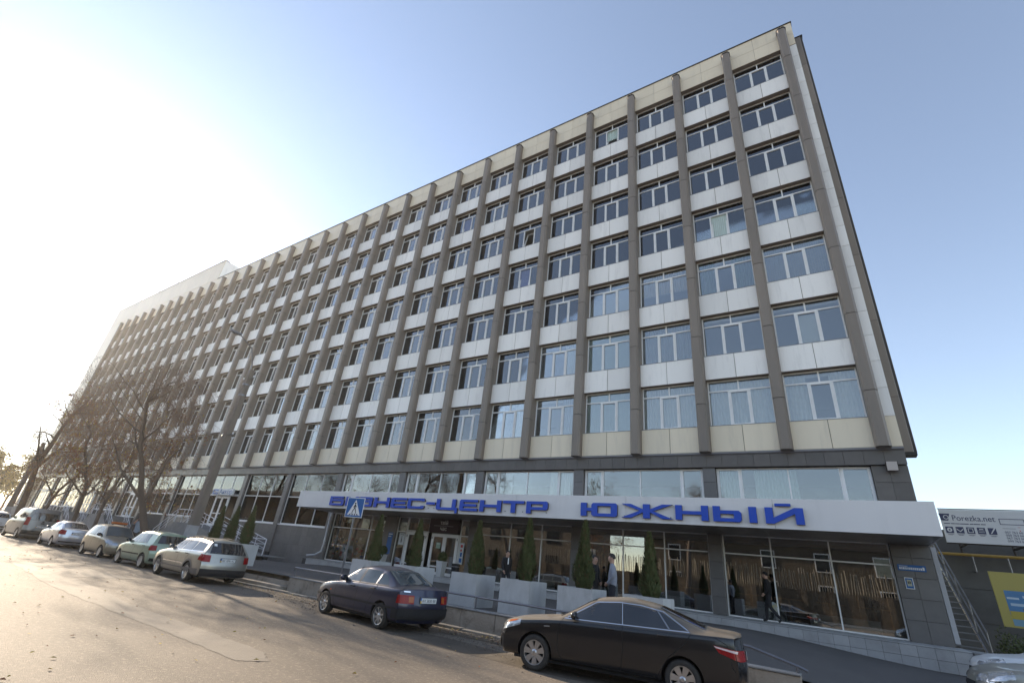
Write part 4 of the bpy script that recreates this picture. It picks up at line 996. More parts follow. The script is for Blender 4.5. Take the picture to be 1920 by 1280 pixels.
c.end_patch('bumper_trim', -.7, .7, .30, .36, m_blackpl, True, .008); c.plate('AX 1730 CT', .78, True); c.mirror(1.55, .93, c.p); c.finish_common([(2.1, .83), (2.95, .86)])
priora = c
# van
c = Car('grey_van', 'grey panel van with a wide rear window under the bare tree', (-43.3, -11.4, 0), 0, paint('van_grey', (0.19, 0.19, 0.195), .5, .35, .12), GRP, 4.78, 1.96, 1.90, 3.10, .85, .33, .95, 1.15, 1.75, 4.6, 4.7, 1.2, 'van', hood0=.80, zroof_end=1.94, wroof=.80, belt0=1.08)
c.body(); c.wheels('spoke7'); c.top_patch('windscreen', 1.0, 1.72, .76, .66, m_cglass2); c.end_patch('rear_window', -.72, .72, 1.20, 1.68, m_cglass, True, .008, y0t=-.64, y1t=.64)
for q in ([(1.40, 1.12), (2.15, 1.14), (2.12, 1.66), (1.86, 1.64)], [(2.25, 1.16), (3.25, 1.17), (3.22, 1.62), (2.23, 1.64)], [(3.33, 1.17), (4.35, 1.18), (4.25, 1.60), (3.31, 1.62)]): c.side_patch('side_window', q, m_cglass2)
for pts in ([(1.25, 1.08), (1.2, .6), (1.3, .3)], [(2.2, 1.7), (2.2, .3)], [(3.29, 1.7), (3.29, .5)]): c.side_line('panel_gap', pts, .01, m_seam)
for sg in (-1, 1):
    y = sorted((sg * .78, sg * .90)); c.end_patch('tail_lamp', y[0], y[1], .85, 1.35, m_redl, True, .009)
c.side_patch('tail_lamp', [(4.55, .85), (4.70, .85), (4.66, 1.35), (4.56, 1.35)], m_redl, .008); c.end_patch('bumper_trim', -.88, .88, .30, .55, m_blackpl, True, .012); c.end_patch('rear_handle', -.10, .10, .98, 1.06, m_blackpl, True, .016, 3, 2); c.end_patch('badge', -.06, .06, 1.08, 1.18, m_blackpl, True, .014, 3, 3)
c.plate('AX 74 CB', .80, True); c.mirror(1.55, 1.2, m_blackpl); c.finish_common([(2.0, .98), (2.4, .98)])
van = c
# white car ahead of the van, and two cars nosing in at the far right
hatch('white_hatchback', 'white hatchback car half hidden ahead of the grey van', (-52.0, -11.4, 0), 0, paint('white', (0.70, 0.71, 0.72), .1, .35, .1), 3.9, 1.47, 1.68, 2.5, .74, .30, 1.05, .95, 1.75, 'AX 55 KH')
hatch('pale_silver_car', 'pale silver car cut off by the lower right corner of the picture', (1.62, -8.65, 0.06), math.radians(4), paint('white_silver', (0.36, 0.36, 0.33), .6, .3, .1), 4.0, 1.47, 1.72, 2.5, .76, .30, 1.10, .95, 1.80, 'AX 19 PK')
hatch('white_estate_car', 'white car nosing in beside the low concrete wall', (2.2, -5.2, 0.06), math.radians(3), paint('white', (0.70, 0.71, 0.72)), 4.2, 1.48, 1.72, 2.6, .78, .30, 1.15, .96, 1.85, 'AX 30 TP')
# ------------------------------------------------------------------ terrace edge, steps, rails
m_wallc = mat('rendered_concrete', (0.29, 0.24, 0.19), 0.85, var=0.4, vscale=1.4, col2=(0.42, 0.36, 0.295), dirt=(0.10, 0.078, 0.056), dirt_amt=0.85, dscale=1.7, bump=0.5, bscale=22)
m_steel = mat('grey_steel', (0.20, 0.20, 0.22), 0.35, metal=0.7, var=0.2, vscale=5)
m_whtm = mat('white_painted_metal', (0.70, 0.70, 0.73), 0.4, var=0.1, vscale=6)
m_kerb = mat('kerb_stone', (0.28, 0.255, 0.22), 0.85, var=0.4, vscale=2.5, rnd=0.15, bump=0.5, bscale=25, dirt=(0.12, 0.1, 0.08), dirt_amt=0.6, dscale=2)
Wl = thing('retaining_wall', 'low stained concrete wall behind the two nearest parked cars', 'wall')
q = MB()
n = 60; rn = random.Random(3)
for k in range(14):
    a = -16.95 + 14.4 * k / 14; b = -16.95 + 14.4 * (k + 1) / 14
    za = 0.40 if b < -5 else 0.40 + tz((a + b) / 2, 0) * .8
    q2 = MB(); q2.bbox(a + .004, -10.0, -0.02, b - .004, -9.80, max(.16, za), .012); q2.build('wall_block', m_wallc, Wl)
    q2 = MB(); q2.bbox(a + .003, -10.025, max(.16, za) + .001, b - .003, -9.78, max(.16, za) + .035, .008); q2.build('coping_stone', m_conc, Wl)
St = thing('terrace_steps', 'three worn concrete steps rising from the road beside the planters', 'steps')
for k in range(3):
    q = MB(); q.bbox(-21.3, -10.2 + 0.30 * k, -0.02, -17.0, -9.2, 0.14 * (k + 1) - 0.012 * (k == 2), .012); q.build('step', m_wallc, St)
q = MB(); q.bbox(-21.6, -10.2, -.02, -21.31, -9.3, .46, .012); q.build('cheek_wall', m_wallc, St)
q = MB(); q.bbox(-27.0, -10.0, -.02, -21.62, -9.8, .41, .012); q.build('cheek_wall', m_wallc, St)
# kerb stones flush along the road
Kb = kind(MB().box(-27.0, -10.36, -0.05, -2.4, -10.26, 0.0).build('kerb', m_joint), 'structure')
for k in range(25):
    q = MB(); q.bbox(-27.0 + k * .98, -10.40 + random.uniform(-.02, .02), -.04, -27.0 + k * .98 + .965, -10.24, .05 + random.uniform(-.012, .012), .012); q.build('kerb_stone', m_kerb, Kb)
grid_sheet('dirt_strip', -27.0, -2.4, -10.26, -9.98, 0.012, m_earth)
# handrail on the wall
def rail(name, label, pts, r, posts, zbase, m, grp=None):
    t = thing(name, label, 'handrail', group=grp)
    b = MB(); b.tube(pts, r, 8); b.build('top_rail', m, t)
    for (x, y, z) in posts:
        b = MB(); b.tube([(x, y, zbase(x) if callable(zbase) else zbase), (x, y, z)], r * .9, 8); b.build('post', m, t)
    return t
wz = lambda x: 0.43 if x < -5 else max(.16, .40 + tz(x, 0) * .8) + .03
rail('terrace_handrail', 'thin grey steel handrail on the low concrete wall', [(-16.95, -9.9, .62), (-16.9, -9.9, .70), (-13, -9.9, .70), (-9.4, -9.9, .70), (-5.2, -9.9, .68), (-3.3, -9.9, .62), (-2.55, -9.9, .44), (-2.45, -9.9, .40)], .024, [(x, -9.9, z) for x, z in ((-16.85, .7), (-14.4, .7), (-11.9, .7), (-9.4, .7), (-7.0, .69), (-4.9, .67), (-2.6, .45))], wz, m_steel)

# ------------------------------------------------------------------ planters with clipped conifers
m_plant = mat('concrete_planter', (0.52, 0.515, 0.51), 0.75, var=0.22, vscale=2.2, dirt=(0.30, 0.29, 0.275), dirt_amt=0.6, dscale=2.6, bump=0.15, bscale=20, stretch=(1, 1, .5), rnd=.05)
m_soil = mat('potting_soil', (0.05, 0.035, 0.025), 0.95, var=.4, vscale=10, bump=.8, bscale=30)
m_thuja = mat('thuja_green', (0.045, 0.062, 0.018), 0.75, var=0.55, vscale=9, col2=(0.078, 0.092, 0.028))
m_thuja2 = mat('thuja_tip', (0.095, 0.11, 0.036), 0.75, var=0.4, vscale=6)
m_bark = mat('grey_brown_bark', (0.105, 0.08, 0.064), 0.95, var=0.5, vscale=9, col2=(0.13, 0.10, 0.08), bump=1.0, bscale=24, stretch=(1, 1, .3))
def planter_mesh(w=0.86, h=0.76, wall=.07):
    q = MB(); a = w / 2; i = a - wall
    q.add([(-a, -a, 0), (a, -a, 0), (a, a, 0), (-a, a, 0), (-a, -a, h), (a, -a, h), (a, a, h), (-a, a, h), (-i, -i, h), (i, -i, h), (i, i, h), (-i, i, h), (-i, -i, h - .06), (i, -i, h - .06), (i, i, h - .06), (-i, i, h - .06)],
          [(0, 3, 2, 1), (0, 1, 5, 4), (1, 2, 6, 5), (2, 3, 7, 6), (3, 0, 4, 7), (4, 5, 9, 8), (5, 6, 10, 9), (6, 7, 11, 10), (7, 4, 8, 11), (8, 9, 13, 12), (9, 10, 14, 13), (10, 11, 15, 14), (11, 8, 12, 15)])
    return q.mesh('box', m_plant)
pl_me = planter_mesh()
q = MB(); q.box(-.36, -.36, .60, .36, .36, .695); soil_me = q.mesh('soil', m_soil)
def cone_mesh(h, r, seed, n=3600):
    rn = random.Random(seed); q = MB()
    for k in range(n):
        v = rn.random() ** 1.25; z = h * v
        prof = (1 - v) ** .85 * (0.55 + .45 * min(1, v / .16)) * (1 + .12 * math.sin(9 * v + seed))
        th = rn.uniform(0, 6.283); rr = r * prof * (0.62 + .50 * rn.random() ** .8) * (1 + .16 * math.sin(3 * th + seed + 3 * v) + .12 * math.sin(5 * th + 9 * v + seed))
        L = rn.uniform(.05, .10); w = rn.uniform(.012, .024)
        p = Vector((rr * math.cos(th), rr * math.sin(th), z)); out = Vector((math.cos(th), math.sin(th), 0)); up = (Vector((0, 0, 1)) * rn.uniform(.7, 1.1) + out * rn.uniform(.1, .7) + Vector((rn.uniform(-.3, .3), rn.uniform(-.3, .3), 0))).normalized()
        sd = up.cross(out + Vector((rn.uniform(-.5, .5), rn.uniform(-.5, .5), .1))).normalized()
        q.m = 2 if (rn.random() < .06 + .2 * (math.sin(2 * th + 7 * v + seed) > .8)) else (1 if rn.random() < .35 else 0)
        q.add([p - sd * w, p + sd * w, p + up * L + sd * w * .3, p + up * L - sd * w * .3], [(0, 1, 2, 3)])
    q.m = 0; q.lathe([(r * .52 * ((1 - t) ** .85) * (0.55 + .45 * min(1, t / .16)), h * t) for t in (0, .08, .16, .3, .45, .6, .75, .9, .97)], n=12)
    return q.mesh('crown', [m_thuja, m_thuja2, mat('thuja_brown', (.10, .065, .03), .8)])
cones = [cone_mesh(1.24 + .05 * s_, .205 + .010 * s_, s_, 4200) for s_ in (1, 2, 3, 4, 5)]
q = MB(); q.tube([(0, 0, 0), (0, 0, .12)], .03, 8); stem_me = q.mesh('trunk', m_bark)
GP = 'square concrete planters along the terrace'; GC = 'clipped conifers in the planters'
PL = [(-14.22, 'first from the crossing sign'), (-12.36, 'second from the crossing sign, before the glass doors'), (-10.15, 'third from the crossing sign, beside the steel rail post'), (-8.55, 'fourth from the crossing sign, before the man in black'), (-6.93, 'fifth from the crossing sign, before the grey jacket'), (-5.35, 'last on the right, behind the black car roof'),
      (-24.3, 'leftmost of the three by the steps'), (-23.05, 'middle of the three by the steps'), (-21.85, 'rightmost of the three by the steps')]
for k, (x, w) in enumerate(PL):
    zt = 0.42 + tz(x, 0); y = -9.12
    p = thing('planter', 'square grey concrete planter, ' + w, 'planter', (x, y, zt), 0, GP); obj('box', pl_me, p); obj('soil', soil_me, p)
    t = thing('conifer', 'clipped conical conifer in the planter, ' + w, 'conifer', (x + random.uniform(-.05, .05), y, zt + .69), random.uniform(0, 6), GC)
    obj('crown', cones[k % 5], t, (0, 0, .03)).scale = (1, 1, 1 + random.uniform(-.08, .06)); obj('trunk', stem_me, t)
# small tapered pots with round box shrubs by the doors
def ball_mesh(r, seed, n=1300):
    rn = random.Random(seed); q = MB()
    for k in range(n):
        d = Vector((rn.gauss(0, 1), rn.gauss(0, 1), rn.gauss(0, 1))).normalized(); p = d * r * rn.uniform(.82, 1.04); L = rn.uniform(.025, .05)
        a = d.cross(Vector((rn.gauss(0, 1), rn.gauss(0, 1), rn.gauss(0, 1)))).normalized(); b2 = (d * rn.uniform(.2, 1) + a.cross(d) * rn.uniform(-1, 1)).normalized()
        q.m = rn.random() < .3; q.add([p - a * .012, p + a * .012, p + b2 * L + a * .006, p + b2 * L - a * .006], [(0, 1, 2, 3)])
    q.m = 0; q.lathe([(r * .8 * math.sin(t), -r * .8 * math.cos(t)) for t in np.linspace(0.05, 3.09, 8)], n=12)
    return q.mesh('crown', [m_thuja, m_thuja2])
bm_me = ball_mesh(.22, 5)
q = MB(); q.prism([(-.2, -.2), (.2, -.2), (.2, .2), (-.2, .2)], 0, .5)
for v in range(4): x, y, z = q.v[v]; q.v[v] = (x * .72, y * .72, z)
pot_me = q.mesh('box', m_plant)
for x, y, z0, lab in ((-23.15, -.35, .654, 'left of the glass doors'), (-18.6, -.55, .654, 'right of the glass doors')):
    p = thing('pot', 'small tapered concrete pot ' + lab, 'pot', (x, y, z0), 0, 'tapered pots by the entrance'); o = obj('box', pot_me, p); o.scale = (1, 1, 1.4)
    t = thing('ball_shrub', 'round clipped shrub in the pot ' + lab, 'shrub', (x, y, z0 + .70), 0, 'ball shrubs by the entrance'); obj('crown', bm_me, t, (0, 0, .2)); obj('trunk', stem_me, t)
# litter bin
t = thing('litter_bin', 'dark cylindrical litter bin beside the glass doors', 'bin', (-17.85, -.35, .654)); b = MB(); b.lathe([(0, 0), (.17, 0), (.19, .05), (.2, .62), (.21, .64), (.2, .66), (.17, .66), (.16, .6), (0, .6)], n=20); b.build('drum', m_blackpl if 'black_plastic' in MATS else m_cap, t, True); b = MB(); b.lathe([(.205, .5), (.212, .51), (.212, .54), (.205, .55)], n=20); b.build('band', m_steel, t)

# ------------------------------------------------------------------ crossing sign
S = thing('crossing_sign', 'blue square pedestrian crossing sign on a leaning grey post', 'sign', (-15.45, -9.2, .42))
m_sblue = mat('sign_plate_blue', (0.01, 0.10, 0.32), .4); m_swhite = mat('sign_plate_white', (.75, .75, .74), .45, var=.08)
b = MB(); b.tube([(0, 0, 0), (0.02, 0.0, 1.4), (0.0, 0, 2.62)], .028, 8); b.build('post', m_steel, S)
b = MB(); b.bbox(-.36, -.045, 1.92, .36, -.03, 2.64, .006); pl = b.build('plate', m_swhite, S)
b = MB(); b.box(-.335, -.0475, 1.945, .335, -.0452, 2.615); b.build('blue_field', m_sblue, pl)
b = MB(); b.prism([(-.27, 2.0), (.27, 2.0), (0, 2.56)], -.0498, -.0478, 'y'); b.build('white_triangle', m_swhite, pl)
fig = MB()
def seg(a, c, w, y0=-.0525, y1=-.0501):
    a = Vector(a); c = Vector(c); d = (c - a).normalized(); n_ = Vector((-d.y, d.x)) * w / 2
    fig.prism([tuple(a - n_), tuple(c - n_), tuple(c + n_), tuple(a + n_)], y0, y1, 'y')
fig.lathe([(.032, 0), (0, -.001)], (0.0, -.0512, 2.43), 'y', 12)
seg((.0, 2.39), (.005, 2.25), .055); seg((.0, 2.26), (-.06, 2.16), .03); seg((-.06, 2.16), (-.08, 2.06), .026); seg((.01, 2.26), (.055, 2.17), .03); seg((.055, 2.17), (.085, 2.07), .026); seg((.0, 2.37), (-.065, 2.28), .022); seg((.01, 2.37), (.07, 2.30), .022)
fig.build('walking_figure', m_black if 'print_black' in MATS else m_cap, pl)
st_ = MB()
for k in range(4): st_.prism([(-.19 + k * .11, 2.005), (-.14 + k * .11, 2.005), (-.11 + k * .085, 2.055), (-.15 + k * .085, 2.055)], -.0515, -.0499, 'y')
st_.build('stripes', m_black if 'print_black' in MATS else m_cap, pl)
b = MB(); b.box(-.03, -.03, 2.05, .03, .03, 2.08); b.box(-.03, -.03, 2.48, .03, .03, 2.51); b.build('bracket', m_steel, S)
pl.location = (0, 0, .26); pl.scale = (.9, 1, .9)
S.rotation_euler = (0, math.radians(-1.0), math.radians(22))

# ------------------------------------------------------------------ entrance stairs on the left
m_stone = mat('stair_stone', (0.25, 0.245, 0.24), .8, var=.25, vscale=1.8, dirt=(.15, .14, .13), dirt_amt=.5, dscale=1.5)
LAB = {7: 'nearest the canopy, with a ramp on its right', 10: 'second from the canopy, behind the bare trees', 12: 'third from the canopy, behind the silver saloon', 15: 'farthest from the canopy, at the left end'}
def bars(parent, P, m, posts, hs=(.95, .66, .38), r=.024):
    """railing following polyline P (foot line): three bars plus posts"""
    for h, rr in zip(hs, (r * 1.2, r * .7, r * .7)):
        b = MB(); b.tube([(x, y, z + h) for x, y, z in P], rr, 6); b.build('rail_bar', m, parent)
    for k in range(posts + 1):
        t = k / posts * (len(P) - 1); i = min(int(t), len(P) - 2); u = t - i
        a, c = P[i], P[i + 1]; x, y, z = (a[j] + (c[j] - a[j]) * u for j in range(3))
        b = MB(); b.tube([(x, y, z), (x, y, z + hs[0])], r, 6); b.build('rail_post', m, parent)
for k in ENTR:
    xc = (bays[k][0] + bays[k][1]) / 2 + .6
    T = thing('entrance_stairs', 'double entrance stair with white rails, ' + LAB[k], 'stairs', (xc, 0, .12), 0, 'entrance stairs along the facade')
    H_ = 1.81
    b = MB(); b.bbox(-1.7, -1.8, 0, 1.7, .62, H_, .01); b.build('landing', m_stone, T)
    for sg in (-1, 1):
        if k == 7 and sg == 1:
            b = MB(); b.prism([(1.71, 0), (9.6, 0), (9.6, .33), (1.71, H_)], -1.8, -.3, 'y'); b.build('ramp', m_stone, T)
            b = MB(); b.bbox(9.61, -1.9, .30, 12.0, -.2, .36, .01); b.build('ramp_foot', m_stone, T)
            for y in (-1.75, -.35): bars(T, [(1.75, y, H_), (5.6, y, 1.08), (9.5, y, .35)], m_whtm, 6)
            bars(T, [(9.6, -1.85, .36), (11.9, -1.85, .36)], m_whtm, 2)
            continue
        for s_ in range(10):
            b = MB(); z1 = H_ - .165 * (s_ + 1); x0 = sg * (1.705 + .31 * s_); b.bbox(x0, -1.8, 0, x0 + sg * .306, -.3, z1, .008); b.build('step', m_stone, T)
        for y in (-1.75, -.35): bars(T, [(sg * 1.75, y, H_), (sg * 4.7, y, .17)], m_whtm, 3)
    bars(T, [(-1.65, -1.75, H_), (1.65, -1.75, H_)], m_whtm, 3)
# shop sign over the first door
A = thing('door_sign', 'white and blue sign reading Анкор above the entrance door', 'sign')
b = MB(); b.bbox(-46.1, .42, 4.36, -42.75, .55, 4.86, .01); b.build('sign_box', m_swhite, A)
b = MB(); b.bbox(-46.0, .405, 4.42, -45.1, .4195, 4.80, .003); b.build('logo_panel', m_pblue if 'print_blue' in MATS else m_sblue, A)
for k in range(3):
    b = MB(); b.prism([(-45.85 + .25 * k, 4.5), (-45.68 + .25 * k, 4.5), (-45.58 + .25 * k, 4.72), (-45.75 + .25 * k, 4.72)], .398, .404, 'y'); b.build('logo_mark', m_swhite, A)
text('Анкор', .52, 'lettering', m_sblue, A, (-44.95, .418, 4.45), depth=.006, width=2.05)
b = MB(); b.box(-46.0, .55, 4.5, -45.9, .76, 4.6); b.box(-42.95, .55, 4.5, -42.85, .76, 4.6); b.build('bracket', m_steel, A)

# purple sign over the glass doors
m_purp = mat('aubergine_sign', (.03, .014, .028), .35)
A = thing('shop_sign', 'dark purple sign reading твій час above the glass doors', 'sign')
b = MB(); b.bbox(-20.93, .66, 2.745, -18.8, .72, 3.47, .006); b.build('sign_panel', m_purp, A)
text('твій', .30, 'lettering', m_swhite, A, (-20.15, .655, 3.16), depth=.004, width=.55); text('час', .30, 'lettering', m_swhite, A, (-20.12, .655, 2.86), depth=.004, width=.46)
b = MB(); b.box(-20.6, .655, 3.085, -19.2, .659, 3.10); b.build('line', m_alu, A)
# notices on the glass
def notice(name, label, x0, x1, z0, z1, y, base, marks):
    t = thing(name, label, 'notice'); b = MB(); b.box(x0, y, z0, x1, y + .006, z1); b.build('sheet', base, t)
    for (a, c, d, e, m) in marks:
        b = MB(); b.box(x0 + (x1 - x0) * a, y - .0025, z0 + (z1 - z0) * c, x0 + (x1 - x0) * d, y - .0003, z0 + (z1 - z0) * e); b.build('print', m, t)
    return t
m_paper = mat('paper_white', (.62, .63, .63), .6); m_pred = mat('print_red', (.45, .02, .02), .5); m_pgreen = mat('print_green', (.05, .16, .05), .5); m_pcream = mat('print_cream', (.42, .42, .30), .5)
notice('hours_notice', 'white notice with a black bottle shape left of the glass doors', -23.22, -22.78, 1.95, 2.58, .74, m_paper, [(.42, .2, .58, .5, m_cap), (.46, .5, .54, .75, m_cap), (.15, .84, .85, .88, m_cap)])
notice('tall_notice', 'tall narrow white poster with red and blue prints right of the doors', -18.62, -18.33, 1.30, 2.32, .735, m_paper, [(.2, .78, .7, .92, m_pred), (.3, .35, .75, .55, m_sblue), (.2, .08, .8, .28, m_sblue), (.25, .6, .6, .7, m_pred)])
notice('door_notice', 'small pale green leaflet on the right hand glass door', -20.28, -19.98, 1.95, 2.25, .728, mat('leaflet', (.30, .42, .34), .6), [(.1, .7, .9, .85, m_paper)])
notice('blue_notice', 'narrow blue notice on the pier beside the posters', -23.95, -23.58, 1.4, 2.55, .553, m_sblue, [(.1, .9, .9, .95, m_paper), (.1, .8, .7, .84, m_paper)])
rnp = random.Random(4)
def poster(label, x0, x1, base, cols, n, title=None):
    mk = []
    for k in range(n):
        a = rnp.uniform(.05, .8); c = rnp.uniform(.05, .72); mk.append((a, c, min(.97, a + rnp.uniform(.06, .2)), c + rnp.uniform(.03, .09), rnp.choice(cols)))
    t = notice('window_poster', label, x0, x1, .82, 2.52, .80, base, mk)
    return t
m_pg = mat('poster_green', (.10, .17, .05), .5, var=.8, vscale=3.5, col2=(.03, .12, .10)); m_pte = mat('poster_teal', (.04, .18, .18), .5); m_pbr = mat('poster_brown', (.2, .13, .08), .5)
poster('green window poster full of coloured prints, leftmost beside the drain pipe', -29.3, -27.62, m_pg, [m_pred, m_paper, m_pte, m_yel if 'print_yellow' in MATS else m_pcream, m_sblue, m_pbr, m_pcream], 34)
poster('cream window poster with rows of small logos behind the crossing sign post', -27.48, -25.92, m_pcream, [m_pred, m_sblue, m_pgreen, m_paper, m_pbr], 22)
poster('green window poster with red prints behind the first conifer', -25.78, -24.2, m_pg, [m_pred, m_paper, m_pgreen, m_pbr], 20)
# wall fittings on the corner pillar
t = thing('street_plaque', 'narrow blue street name plaque on the corner pillar', 'plaque'); b = MB(); b.bbox(-.16, .565, 2.66, .56, .583, 2.84, .003); b.build('plate', m_sblue, t)
b = MB(); x = -.12
for w in (.05, .04, .06, .05, .03, .05, .06, .04, .05, .05, .04, .06): b.box(x, .5625, 2.70, x + w * .72, .5648, 2.765); x += w * .86 + .008
b.box(.47, .5625, 2.70, .52, .5648, 2.79); b.box(-.12, .5625, 2.79, .1, .5648, 2.805); b.build('lettering', m_swhite, t)
t = thing('framed_notice', 'small blue framed notice under the street plaque', 'notice'); b = MB(); b.bbox(-.06, .56, 2.13, .16, .583, 2.46, .003); b.build('frame', m_swhite, t)
b = MB(); b.box(-.04, .5575, 2.15, .14, .5598, 2.44); b.build('blue_border', m_sblue, t); b = MB(); b.box(-.01, .555, 2.21, .11, .5573, 2.40); o = b.build('picture', m_pcream, t); b = MB(); b.box(.01, .5525, 2.28, .035, .5548, 2.35); b.box(.045, .5525, 2.27, .06, .5548, 2.36); b.box(.07, .5525, 2.28, .09, .5548, 2.35); b.build('print', m_cap, t)
t = thing('floodlight', 'square floodlight on the tiled corner above the canopy', 'floodlight'); b = MB(); b.prism([(.30, 5.80), (.22, 6.12), (.50, 6.10), (.50, 5.86)], .16, .50, 'x'); b.build('housing', m_cap, t); b = MB(); b.prism([(.297, 5.815), (.217, 6.105), (.212, 6.105), (.292, 5.815)], .18, .48, 'x'); b.build('lens', mat('flood_lens', (.55, .5, .47), .2, coat=.6), t); b = MB(); b.box(.28, .50, 5.9, .38, .583, 6.0); b.build('bracket', m_cap, t)
# rainwater pipe
b = MB(); b.tube([(-29.42, .35, 3.42), (-29.42, .35, 1.5), (-29.45, .33, 1.1), (-29.7, .1, .86), (-30.1, -.2, .78)], .055, 10); dp = b.build('rainwater_pipe', m_alu, Bd, True)
for z in (3.0, 1.7): b = MB(); b.lathe([(.06, 0), (.075, 0), (.075, .05), (.06, .05)], (-29.42, .35, z), n=12); b.build('pipe_bracket', m_alu, dp)

# ------------------------------------------------------------------ concrete poles and wires
m_pole = mat('pole_concrete', (0.21, 0.175, 0.145), .85, var=.3, vscale=3, stretch=(1, 1, .3), bump=.2, bscale=15)
m_lime = mat('limewash', (.42, .42, .43), .8, var=.3, vscale=4)
def pole(label, x, y, h, lamp):
    t = thing('concrete_pole', label, 'pole', (x, y, .12), 0, 'concrete street poles')
    b = MB(); b.prism([(-.21, -.19), (.21, -.19), (.21, .19), (-.21, .19)], 0, h)
    for v in range(4, 8): X, Y, Z = b.v[v]; b.v[v] = (X * .62, Y * .62, Z)
    b.build('shaft', m_pole, t)
    b = MB(); b.prism([(-.216, -.196), (.216, -.196), (.216, .196), (-.216, .196)], 0, 1.55)
    for v in range(4, 8): X, Y, Z = b.v[v]; b.v[v] = (X * .945, Y * .945, Z)
    b.build('limewash_band', m_lime, t)
    b = MB()
    for z in ((h * .62, h - .5) if lamp else (h - 1.4, h - .5)): b.tube([(-.55, 0, z), (.55, 0, z)], .03, 6)
    b.build('crossarm', m_steel, t)
    for k in (-.5, .5):
        for z in ((h * .62, h - .5) if lamp else (h - 1.4, h - .5)): b = MB(); b.lathe([(.0, .03), (.035, .03), (.045, .08), (.03, .13), (0, .14)], (k, 0, z), n=8); b.build('insulator', m_whtm, t)
    for z in (h - .9, h - 1.5): b = MB(); b.lathe([(.175, 0), (.195, 0), (.195, .08), (.175, .08)], (0, 0, z), n=10); b.build('band', m_steel, t)
    if lamp:
        b = MB(); b.tube([(0, -.05, h - .6), (.05, -.12, h + .3), (.1, -.45, h + 1.1), (.15, -1.3, h + 1.55)], [.05, .045, .04, .03], 8); o = b.build('lamp_arm', m_steel, t)
        b = MB(); b.bbox(.05, -1.85, h + 1.50, .25, -1.25, h + 1.62, .03); b.build('lamp_head', m_steel, t)
    return t
pole('tall concrete pole with a lamp arm and limewashed foot behind the silver estate', -27.15, -8.8, 9.5, True)
pole('concrete pole among the trees near the grey van', -58.9, -8.8, 6.9, False)
for k, (dy, z) in enumerate(((-.5, 6.02), (.5, 6.14))):
    P = []
    for i in range(17):
        u = i / 16; P.append((-27.15 + (-58.9 + 27.15) * u, -8.8 + dy * .5, z + .12 + (0.05) * u - 1.0 * u * (1 - u)))
    tag(MB().tube(P, .018, 5).build('overhead_wire', mat('pale_cable', (.30, .27, .24), .6)), ('lower' if k == 0 else 'upper') + ' of the two overhead wires strung between the concrete poles', 'wire', 'overhead wires')
